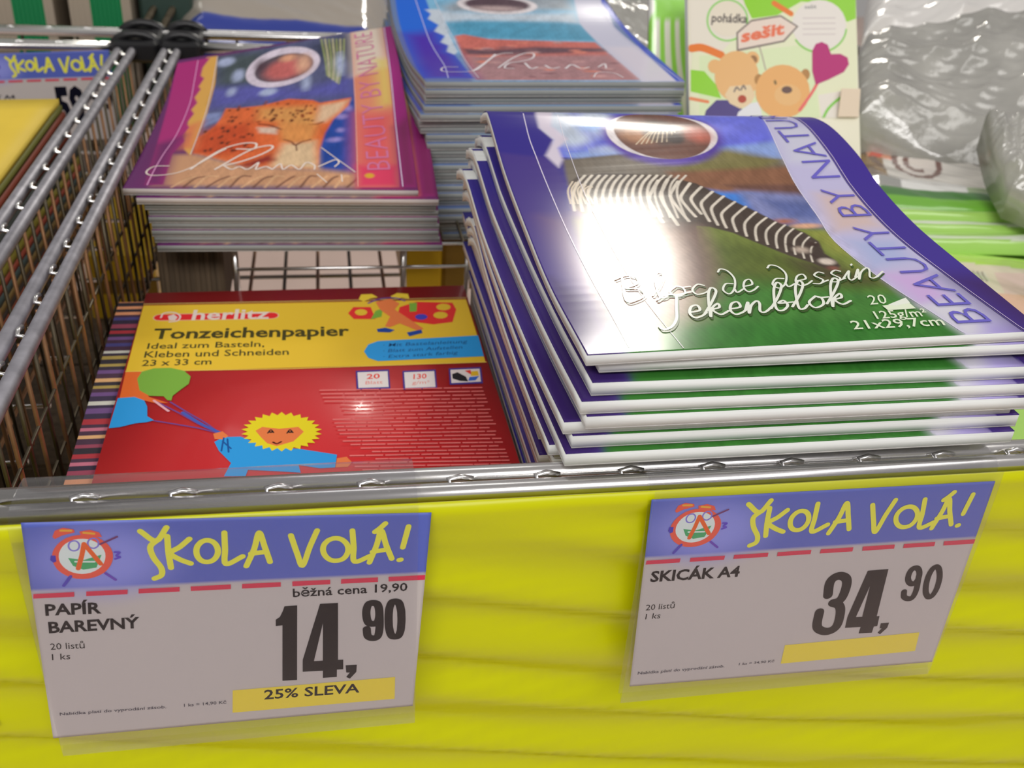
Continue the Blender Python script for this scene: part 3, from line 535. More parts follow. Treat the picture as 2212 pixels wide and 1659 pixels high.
('rib',(70,20,20),1.2,[(93,122.3),(95.1,120.6),(97.5,122.4)],1,0),
('rib',(216,112,110),1.25,[(120.3,177.2),(130.1,176.8)],0,0),
('rib',(216,112,110),1.25,[(131.4,176.7),(144.6,176.1)],0,0),
('rib',(216,112,110),1.25,[(146.3,176.1),(156.1,175.6)],0,0),
('rib',(216,112,110),1.25,[(158,175.5),(171.3,174.9)],0,0),
('rib',(216,112,110),1.25,[(173.1,174.9),(182.6,174.4)],0,0),
('rib',(216,112,110),1.25,[(184.1,174.4),(195.5,173.9)],0,0),
('rib',(216,112,110),1.25,[(197.3,173.8),(207,173.4)],0,0),
('rib',(216,112,110),1.25,[(208.7,173.3),(220.9,172.7)],0,0),
('rib',(216,112,110),1.25,[(121.2,172.7),(133.8,172.2)],0,0),
('rib',(216,112,110),1.25,[(135.6,172.1),(146.9,171.6)],0,0),
('rib',(216,112,110),1.25,[(148.9,171.5),(153.3,171.3)],0,0),
('rib',(216,112,110),1.25,[(155.3,171.2),(165.2,170.7)],0,0),
('rib',(216,112,110),1.25,[(166.7,170.7),(170.8,170.5)],0,0),
('rib',(216,112,110),1.25,[(173,170.4),(181.7,170)],0,0),
('rib',(216,112,110),1.25,[(183.8,169.9),(196.8,169.3)],0,0),
('rib',(216,112,110),1.25,[(198.9,169.2),(212.5,168.6)],0,0),
('rib',(216,112,110),1.25,[(214.2,168.5),(221.1,168.2)],0,0),
('rib',(216,112,110),1.25,[(122.2,168.3),(134.8,167.7)],0,0),
('rib',(216,112,110),1.25,[(136.1,167.6),(141.1,167.4)],0,0),
('rib',(216,112,110),1.25,[(142.5,167.3),(156.1,166.7)],0,0),
('rib',(216,112,110),1.25,[(157.8,166.6),(168,166.2)],0,0),
('rib',(216,112,110),1.25,[(169.6,166.1),(178.6,165.7)],0,0),
('rib',(216,112,110),1.25,[(180.2,165.6),(187.6,165.2)],0,0),
('rib',(216,112,110),1.25,[(189.5,165.2),(199.4,164.7)],0,0),
('rib',(216,112,110),1.25,[(201.7,164.6),(212.6,164.1)],0,0),
('rib',(216,112,110),1.25,[(215,164),(221.2,163.7)],0,0),
('rib',(216,112,110),1.25,[(123.1,163.9),(133.8,163.4)],0,0),
('rib',(216,112,110),1.25,[(135.3,163.3),(144.5,162.9)],0,0),
('rib',(216,112,110),1.25,[(146.3,162.8),(151,162.6)],0,0),
('rib',(216,112,110),1.25,[(153,162.5),(163.1,162)],0,0),
('rib',(216,112,110),1.25,[(165.5,161.9),(171.9,161.6)],0,0),
('rib',(216,112,110),1.25,[(173.3,161.5),(181.9,161.1)],0,0),
('rib',(216,112,110),1.25,[(183.9,161),(192.6,160.6)],0,0),
('rib',(216,112,110),1.25,[(194.2,160.5),(198.7,160.3)],0,0),
('rib',(216,112,110),1.25,[(200.9,160.2),(204.9,160)],0,0),
('rib',(216,112,110),1.25,[(206.6,159.9),(214.7,159.6)],0,0),
('rib',(216,112,110),1.25,[(216.1,159.5),(221.4,159.2)],0,0),
('rib',(216,112,110),1.25,[(132.7,159.1),(143.5,158.6)],0,0),
('rib',(216,112,110),1.25,[(145.1,158.5),(157.7,157.9)],0,0),
('rib',(216,112,110),1.25,[(160,157.8),(168.8,157.4)],0,0),
('rib',(216,112,110),1.25,[(171.2,157.3),(178,156.9)],0,0),
('rib',(216,112,110),1.25,[(179.3,156.9),(189.2,156.4)],0,0),
('rib',(216,112,110),1.25,[(190.4,156.4),(196.1,156.1)],0,0),
('rib',(216,112,110),1.25,[(197.8,156),(207.9,155.5)],0,0),
('rib',(216,112,110),1.25,[(209.3,155.4),(213.4,155.2)],0,0),
('rib',(216,112,110),1.25,[(215.7,155.1),(221.5,154.9)],0,0),
('rib',(216,112,110),1.25,[(133.5,154.8),(140.9,154.5)],0,0),
('rib',(216,112,110),1.25,[(143,154.4),(150.5,154)],0,0),
('rib',(216,112,110),1.25,[(152.7,153.9),(163.2,153.4)],0,0),
('rib',(216,112,110),1.25,[(164.5,153.3),(178.1,152.6)],0,0),
('rib',(216,112,110),1.25,[(180.2,152.5),(186.7,152.2)],0,0),
('rib',(216,112,110),1.25,[(188.6,152.1),(199.7,151.6)],0,0),
('rib',(216,112,110),1.25,[(201.9,151.5),(210.2,151.1)],0,0),
('rib',(216,112,110),1.25,[(211.7,151),(218.6,150.7)],0,0),
('rib',(216,112,110),1.25,[(134.4,150.6),(147.8,149.9)],0,0),
('rib',(216,112,110),1.25,[(149.3,149.8),(156.7,149.5)],0,0),
('rib',(216,112,110),1.25,[(158.5,149.4),(163.5,149.1)],0,0),
('rib',(216,112,110),1.25,[(165.4,149),(172.4,148.7)],0,0),
('rib',(216,112,110),1.25,[(174,148.6),(186.9,148)],0,0),
('rib',(216,112,110),1.25,[(188.8,147.9),(195.3,147.5)],0,0),
('rib',(216,112,110),1.25,[(197.1,147.5),(206.8,147)],0,0),
('rib',(216,112,110),1.25,[(209.1,146.9),(213,146.7)],0,0),
('rib',(216,112,110),1.25,[(214.7,146.6),(221.8,146.2)],0,0),
('rib',(216,112,110),1.25,[(140.9,146.1),(147.6,145.7)],0,0),
('rib',(216,112,110),1.25,[(149.2,145.7),(155.9,145.3)],0,0),
('rib',(216,112,110),1.25,[(157.5,145.2),(167,144.8)],0,0),
('rib',(216,112,110),1.25,[(168.5,144.7),(175.9,144.3)],0,0),
('rib',(216,112,110),1.25,[(178,144.2),(181.9,144)],0,0),
('rib',(216,112,110),1.25,[(183.7,143.9),(194.8,143.4)],0,0),
('rib',(216,112,110),1.25,[(196.3,143.3),(202.3,143)],0,0),
('rib',(216,112,110),1.25,[(204.4,142.9),(210.5,142.6)],0,0),
('rib',(216,112,110),1.25,[(211.9,142.5),(220,142.1)],0,0),
('rib',(216,112,110),1.25,[(127.6,142.6),(137,142.2)],0,0),
('rib',(216,112,110),1.25,[(139.2,142),(149.5,141.5)],0,0),
('rib',(216,112,110),1.25,[(150.8,141.5),(162.5,140.9)],0,0),
('rib',(216,112,110),1.25,[(164.7,140.7),(169.1,140.5)],0,0),
('rib',(216,112,110),1.25,[(171.1,140.4),(176.9,140.1)],0,0),
('rib',(216,112,110),1.25,[(178.7,140),(185,139.7)],0,0),
('rib',(216,112,110),1.25,[(187.1,139.6),(191,139.4)],0,0),
('rib',(216,112,110),1.25,[(193.3,139.3),(200.1,138.9)],0,0),
('rib',(216,112,110),1.25,[(202.2,138.8),(211.7,138.3)],0,0),
('rib',(216,112,110),1.25,[(213.9,138.2),(221.1,137.9)],0,0),
('rib',(216,112,110),1.25,[(128.4,138.5),(139.9,137.9)],0,0),
('rib',(216,112,110),1.25,[(141.4,137.9),(146.2,137.6)],0,0),
('rib',(216,112,110),1.25,[(147.6,137.5),(159,136.9)],0,0),
('rib',(216,112,110),1.25,[(160.5,136.9),(167.5,136.5)],0,0),
('rib',(216,112,110),1.25,[(169.1,136.4),(176.8,136)],0,0),
('rib',(216,112,110),1.25,[(178.4,135.9),(191.3,135.3)],0,0),
('rib',(216,112,110),1.25,[(192.6,135.2),(196.2,135)],0,0),
('rib',(216,112,110),1.25,[(198.5,134.9),(211,134.2)],0,0),
('rib',(216,112,110),1.25,[(213.3,134.1),(221.4,133.7)],0,0),
('rib',(216,112,110),1.25,[(129.3,134.5),(133.1,134.3)],0,0),
('rib',(216,112,110),1.25,[(134.7,134.2),(145.6,133.6)],0,0),
('rib',(216,112,110),1.25,[(147.5,133.5),(160.5,132.8)],0,0),
('rib',(216,112,110),1.25,[(162.3,132.7),(174.6,132.1)],0,0),
('rib',(216,112,110),1.25,[(176.7,132),(188.9,131.3)],0,0),
('rib',(216,112,110),1.25,[(191.1,131.2),(195.9,131)],0,0),
('rib',(216,112,110),1.25,[(197.3,130.9),(201.3,130.7)],0,0),
('rib',(216,112,110),1.25,[(203.3,130.6),(212.1,130.1)],0,0),
('rib',(216,112,110),1.25,[(213.5,130),(222.4,129.6)],0,0),
('rib',(216,112,110),1.25,[(130.1,130.5),(133.7,130.3)],0,0),
('rib',(216,112,110),1.25,[(135.7,130.2),(140.8,129.9)],0,0),
('rib',(216,112,110),1.25,[(142.3,129.8),(152.2,129.3)],0,0),
('rib',(216,112,110),1.25,[(153.9,129.2),(161.5,128.8)],0,0),
('rib',(216,112,110),1.25,[(163.7,128.7),(173.2,128.1)],0,0),
('rib',(216,112,110),1.25,[(174.7,128.1),(180.7,127.7)],0,0),
('rib',(216,112,110),1.25,[(182.8,127.6),(191.1,127.2)],0,0),
('rib',(216,112,110),1.25,[(193.2,127.1),(200.2,126.7)],0,0),
('rib',(216,112,110),1.25,[(201.6,126.6),(210.5,126.1)],0,0),
('rib',(216,112,110),1.25,[(212.6,126),(217.9,125.7)],0,0),
('rib',(216,112,110),1.25,[(131,126.5),(142.4,125.9)],0,0),
('rib',(216,112,110),1.25,[(143.5,125.8),(153.1,125.3)],0,0),
('rib',(216,112,110),1.25,[(155.1,125.2),(159.1,124.9)],0,0),
('rib',(216,112,110),1.25,[(160.5,124.9),(166.6,124.5)],0,0),
('rib',(216,112,110),1.25,[(168.4,124.4),(176,124)],0,0),
('rib',(216,112,110),1.25,[(177.7,123.9),(188.8,123.3)],0,0),
('rib',(216,112,110),1.25,[(190,123.3),(194.1,123)],0,0),
('rib',(216,112,110),1.25,[(195.3,123),(200.1,122.7)],0,0),
('rib',(216,112,110),1.25,[(201.3,122.7),(214.6,121.9)],0,0),
('rib',(216,112,110),1.25,[(216.7,121.8),(221.2,121.6)],0,0),
('rib',(216,112,110),1.25,[(135.2,122.4),(140.2,122.1)],0,0),
('rib',(216,112,110),1.25,[(141.4,122),(148.5,121.6)],0,0),
('rib',(216,112,110),1.25,[(150.1,121.5),(156.5,121.2)],0,0),
('rib',(216,112,110),1.25,[(157.9,121.1),(170.9,120.4)],0,0),
('rib',(216,112,110),1.25,[(172.5,120.3),(177.3,120)],0,0),
('rib',(216,112,110),1.25,[(178.4,120),(189,119.4)],0,0),
('rib',(216,112,110),1.25,[(191,119.3),(200.1,118.8)],0,0),
('rib',(216,112,110),1.25,[(201.3,118.7),(209.4,118.3)],0,0),
('rib',(216,112,110),1.25,[(211.3,118.2),(220.2,117.7)],0,0),
('rib',(216,112,110),1.25,[(132.6,118.7),(142,118.1)],0,0),
('rib',(216,112,110),1.25,[(143.6,118),(150.6,117.7)],0,0),
('rib',(216,112,110),1.25,[(152.2,117.6),(162.4,117)],0,0),
('rib',(216,112,110),1.25,[(164,116.9),(174.2,116.3)],0,0),
('rib',(216,112,110),1.25,[(175.8,116.2),(181.7,115.9)],0,0),
('rib',(216,112,110),1.25,[(183.4,115.8),(193.7,115.2)],0,0),
('rib',(216,112,110),1.25,[(194.9,115.2),(202.5,114.7)],0,0),
('rib',(216,112,110),1.25,[(204.1,114.7),(216.4,114)],0,0),
('rib',(216,112,110),1.25,[(218.5,113.9),(223,113.6)],0,0),
('rib',(216,112,110),1.25,[(136.8,114.6),(141.4,114.4)],0,0),
('rib',(216,112,110),1.25,[(143.2,114.3),(155.6,113.6)],0,0),
('rib',(216,112,110),1.25,[(157.5,113.4),(169.1,112.8)],0,0),
('rib',(216,112,110),1.25,[(170.8,112.7),(177.9,112.3)],0,0),
('rib',(216,112,110),1.25,[(179.1,112.2),(185.6,111.8)],0,0),
('rib',(216,112,110),1.25,[(187.4,111.8),(198.7,111.1)],0,0),
('rib',(216,112,110),1.25,[(200.7,111),(208.8,110.5)],0,0),
('rib',(216,112,110),1.25,[(210.2,110.5),(217.5,110)],0,0),
('rib',(216,112,110),1.25,[(219.2,110),(223.2,109.7)],0,0),
('rib',(216,112,110),1.25,[(142.3,110.5),(147.4,110.2)],0,0),
('rib',(216,112,110),1.25,[(148.5,110.2),(160,109.5)],0,0),
('rib',(216,112,110),1.25,[(161.2,109.5),(172.7,108.8)],0,0),
('rib',(216,112,110),1.25,[(174.5,108.7),(186,108)],0,0),
('rib',(216,112,110),1.25,[(188.2,107.9),(197.2,107.4)],0,0),
('rib',(216,112,110),1.25,[(199.2,107.3),(203.1,107.1)],0,0),
('rib',(216,112,110),1.25,[(205,106.9),(213.5,106.5)],0,0),
('rib',(216,112,110),1.25,[(215.4,106.3),(220,106.1)],0,0),
('rib',(216,112,110),1.25,[(148.5,106.5),(152.4,106.2)],0,0),
('rib',(216,112,110),1.25,[(153.9,106.1),(162.6,105.6)],0,0),
('rib',(216,112,110),1.25,[(164.6,105.5),(170.3,105.2)],0,0),
('rib',(216,112,110),1.25,[(171.6,105.1),(177.4,104.8)],0,0),
('rib',(216,112,110),1.25,[(179.2,104.7),(189.8,104)],0,0),
('rib',(216,112,110),1.25,[(191.4,104),(198.3,103.6)],0,0),
('rib',(216,112,110),1.25,[(199.9,103.5),(206.7,103.1)],0,0),
('rib',(216,112,110),1.25,[(208.3,103),(212.6,102.7)],0,0),
('rib',(216,112,110),1.25,[(214.3,102.6),(223.4,102.1)],0,0),
('rib',(216,112,110),1.25,[(135.8,103.5),(143.1,103.1)],0,0),
('rib',(216,112,110),1.25,[(144.7,103),(153.5,102.5)],0,0),
('rib',(216,112,110),1.25,[(155.6,102.3),(165.5,101.8)],0,0),
('rib',(216,112,110),1.25,[(166.7,101.7),(173.9,101.3)],0,0),
('rib',(216,112,110),1.25,[(175.9,101.1),(180.9,100.9)],0,0),
('rib',(216,112,110),1.25,[(182.5,100.8),(190.6,100.3)],0,0),
('rib',(216,112,110),1.25,[(192.4,100.2),(205,99.4)],0,0),
('rib',(216,112,110),1.25,[(206.7,99.3),(218.5,98.6)],0,0),
('rib',(216,112,110),1.25,[(219.7,98.6),(223.6,98.3)],0,0),
('rib',(216,112,110),1.25,[(149.9,99),(156.2,98.7)],0,0),
('rib',(216,112,110),1.25,[(157.5,98.6),(167.4,98)],0,0),
('rib',(216,112,110),1.25,[(169.5,97.9),(175.7,97.5)],0,0),
('rib',(216,112,110),1.25,[(177.5,97.4),(184.8,96.9)],0,0),
('rib',(216,112,110),1.25,[(186.8,96.8),(195.8,96.3)],0,0),
('rib',(216,112,110),1.25,[(197.2,96.2),(202.7,95.9)],0,0),
('rib',(216,112,110),1.25,[(203.8,95.8),(211.8,95.3)],0,0),
('rib',(216,112,110),1.25,[(213.3,95.2),(218.4,94.9)],0,0),
('rib',(216,112,110),1.25,[(219.9,94.9),(223.7,94.6)],0,0),
('rib',(216,112,110),1.25,[(137.4,96.2),(144.6,95.7)],0,0),
('rib',(216,112,110),1.25,[(146.4,95.6),(156.2,95)],0,0),
('rib',(216,112,110),1.25,[(157.5,95),(166.3,94.4)],0,0),
('rib',(216,112,110),1.25,[(168.3,94.3),(177.8,93.7)],0,0),
('rib',(216,112,110),1.25,[(178.9,93.7),(191.6,92.9)],0,0),
('rib',(216,112,110),1.25,[(192.8,92.8),(205.2,92.1)],0,0),
('rib',(216,112,110),1.25,[(207.1,92),(219,91.3)],0,0),
('rib',(216,112,110),1.25,[(220.1,91.2),(223.8,91)],0,0),
('rib',(216,112,110),1.25,[(138.1,92.6),(150.3,91.8)],0,0),
('rib',(216,112,110),1.25,[(152.2,91.7),(157.8,91.4)],0,0),
('rib',(216,112,110),1.25,[(159.1,91.3),(164.8,90.9)],0,0),
('rib',(216,112,110),1.25,[(166,90.9),(176,90.2)],0,0),
('rib',(216,112,110),1.25,[(177.9,90.1),(189.8,89.4)],0,0),
('rib',(216,112,110),1.25,[(191.1,89.3),(202.6,88.6)],0,0),
('rib',(216,112,110),1.25,[(204.1,88.5),(211.5,88.1)],0,0),
('rib',(216,112,110),1.25,[(213.4,88),(217.6,87.7)],0,0),
('rib',(216,112,110),1.25,[(218.8,87.6),(224,87.3)],0,0),
('rib',(216,112,110),1.25,[(142.2,88.8),(149.6,88.3)],0,0),
('rib',(216,112,110),1.25,[(151.4,88.2),(157.8,87.8)],0,0),
('rib',(216,112,110),1.25,[(158.9,87.7),(165.3,87.4)],0,0),
('rib',(216,112,110),1.25,[(166.7,87.3),(170.8,87)],0,0),
('rib',(216,112,110),1.25,[(172.5,86.9),(182.8,86.3)],0,0),
('rib',(216,112,110),1.25,[(184.3,86.2),(188.9,85.9)],0,0),
('rib',(216,112,110),1.25,[(190.3,85.8),(201.9,85.1)],0,0),
('rib',(216,112,110),1.25,[(203.1,85),(210.5,84.6)],0,0),
('rib',(216,112,110),1.25,[(212.1,84.5),(220.5,84)],0,0),
('rib',(216,112,110),1.25,[(152.7,84.6),(164.6,83.9)],0,0),
('rib',(216,112,110),1.25,[(166.1,83.8),(176.5,83.1)],0,0),
('rib',(216,112,110),1.25,[(178.4,83),(184.4,82.6)],0,0),
('rib',(216,112,110),1.25,[(186.2,82.5),(195.6,82)],0,0),
('rib',(216,112,110),1.25,[(197.6,81.8),(203.4,81.5)],0,0),
('rib',(216,112,110),1.25,[(205.3,81.4),(217.7,80.6)],0,0),
('rib',(216,112,110),1.25,[(219.5,80.5),(224.2,80.2)],0,0),
('rib',(216,112,110),1.25,[(148.2,81.4),(156,81)],0,0),
('rib',(216,112,110),1.25,[(157.2,80.9),(163.1,80.5)],0,0),
('rib',(216,112,110),1.25,[(164.9,80.4),(175,79.8)],0,0),
('rib',(216,112,110),1.25,[(176.8,79.6),(186.8,79)],0,0),
('rib',(216,112,110),1.25,[(188,78.9),(194.8,78.5)],0,0),
('rib',(216,112,110),1.25,[(196.8,78.4),(204.4,77.9)],0,0),
('rib',(216,112,110),1.25,[(205.5,77.8),(214.1,77.3)],0,0),
('rib',(216,112,110),1.25,[(216.2,77.2),(224.3,76.7)],0,0),
('rib',(216,112,110),1.25,[(148.9,78),(157.1,77.5)],0,0),
('rib',(216,112,110),1.25,[(158.8,77.3),(166.3,76.9)],0,0),
('rib',(216,112,110),1.25,[(167.6,76.8),(172.5,76.5)],0,0),
('rib',(216,112,110),1.25,[(173.6,76.4),(183.5,75.8)],0,0),
('rib',(216,112,110),1.25,[(185.3,75.7),(193.6,75.1)],0,0),
('rib',(216,112,110),1.25,[(195.4,75),(202.1,74.6)],0,0),
('rib',(216,112,110),1.25,[(203.4,74.5),(210.3,74.1)],0,0),
('rib',(216,112,110),1.25,[(212.3,73.9),(216,73.7)],0,0),
('rib',(216,112,110),1.25,[(217.6,73.6),(223.3,73.2)],0,0),
('rib',(216,112,110),1.25,[(145,74.8),(156.1,74.1)],0,0),
('rib',(216,112,110),1.25,[(158.2,74),(165.4,73.5)],0,0),
('rib',(216,112,110),1.25,[(167.3,73.4),(171.2,73.1)],0,0),
('rib',(216,112,110),1.25,[(172.8,73),(185.1,72.3)],0,0),
('rib',(216,112,110),1.25,[(186.3,72.2),(195,71.6)],0,0),
('rib',(216,112,110),1.25,[(196.8,71.5),(205.3,71)],0,0),
('rib',(216,112,110),1.25,[(207.3,70.8),(211.6,70.6)],0,0),
('rib',(216,112,110),1.25,[(213.4,70.4),(222,69.9)],0,0),
('rib',(216,112,110),1.25,[(150.2,71.1),(160.8,70.5)],0,0),
('rib',(216,112,110),1.25,[(162.6,70.3),(171.1,69.8)],0,0),
('rib',(216,112,110),1.25,[(172.3,69.7),(179.2,69.3)],0,0),
('rib',(216,112,110),1.25,[(180.4,69.2),(188.5,68.7)],0,0),
('rib',(216,112,110),1.25,[(190.1,68.6),(195.2,68.2)],0,0),
('rib',(216,112,110),1.25,[(196.5,68.1),(207,67.5)],0,0),
('rib',(216,112,110),1.25,[(208,67.4),(218.7,66.7)],0,0),
('rib',(216,112,110),1.25,[(220.7,66.6),(224.7,66.3)],0,0),
('rib',(216,112,110),1.25,[(156,67.4),(167.3,66.7)],0,0),
('rib',(216,112,110),1.25,[(168.7,66.6),(176.4,66.1)],0,0),
('rib',(216,112,110),1.25,[(177.9,66),(187.6,65.4)],0,0),
('rib',(216,112,110),1.25,[(189.5,65.2),(198.9,64.6)],0,0),
('rib',(216,112,110),1.25,[(199.9,64.6),(204.9,64.2)],0,0),
('rib',(216,112,110),1.25,[(206.6,64.1),(210.9,63.8)],0,0),
('rib',(216,112,110),1.25,[(212.7,63.7),(218.2,63.4)],0,0),
('rib',(216,112,110),1.25,[(219.4,63.3),(224.8,62.9)],0,0),
('rib',(216,112,110),1.25,[(156.6,64.1),(161.7,63.8)],0,0),
('rib',(216,112,110),1.25,[(163.5,63.6),(175,62.9)],0,0),
('rib',(216,112,110),1.25,[(177,62.8),(181.2,62.5)],0,0),
('rib',(216,112,110),1.25,[(182.6,62.4),(191.7,61.8)],0,0),
('rib',(216,112,110),1.25,[(192.9,61.7),(200.4,61.2)],0,0),
('rib',(216,112,110),1.25,[(201.5,61.1),(213.2,60.4)],0,0),
('rib',(216,112,110),1.25,[(214.2,60.3),(223.2,59.7)],0,0),
('rib',(216,112,110),1.25,[(152.2,61.1),(160.1,60.6)],0,0),
('rib',(216,112,110),1.25,[(162.1,60.5),(168.1,60.1)],0,0),
('rib',(216,112,110),1.25,[(170,59.9),(179.4,59.3)],0,0),
('rib',(216,112,110),1.25,[(180.6,59.2),(191.5,58.5)],0,0),
('rib',(216,112,110),1.25,[(193.1,58.4),(204.7,57.6)],0,0),
('rib',(216,112,110),1.25,[(206.5,57.5),(216.5,56.9)],0,0),
('rib',(216,112,110),1.25,[(217.9,56.8),(225.1,56.3)],0,0),
('rib',(216,112,110),1.25,[(145.3,58.4),(152.3,57.9)],0,0),
('rib',(216,112,110),1.25,[(154.1,57.8),(161.5,57.3)],0,0),
('rib',(216,112,110),1.25,[(162.6,57.2),(166.2,57)],0,0),
('rib',(216,112,110),1.25,[(167.2,56.9),(172.2,56.6)],0,0),
('rib',(216,112,110),1.25,[(173.4,56.5),(181,56)],0,0),
('rib',(216,112,110),1.25,[(182.7,55.9),(190.7,55.3)],0,0),
('rib',(216,112,110),1.25,[(192.1,55.2),(201.1,54.6)],0,0),
('rib',(216,112,110),1.25,[(202.5,54.5),(209.9,54)],0,0),
('rib',(216,112,110),1.25,[(211.7,53.9),(218.6,53.4)],0,0),
('rib',(216,112,110),1.25,[(219.8,53.4),(225.2,53)],0,0),
('rib',(216,112,110),1.25,[(149.1,54.9),(159.7,54.2)],0,0),
('rib',(216,112,110),1.25,[(161.1,54.1),(167.5,53.7)],0,0),
('rib',(216,112,110),1.25,[(168.9,53.6),(180.6,52.8)],0,0),
('rib',(216,112,110),1.25,[(182.4,52.7),(187.9,52.3)],0,0),
('rib',(216,112,110),1.25,[(189.3,52.2),(200.1,51.5)],0,0),
('rib',(216,112,110),1.25,[(201.7,51.4),(206.3,51)],0,0),
('rib',(216,112,110),1.25,[(207.3,51),(215.8,50.4)],0,0),
('rib',(216,112,110),1.25,[(217.3,50.3),(225.3,49.8)],0,0)]
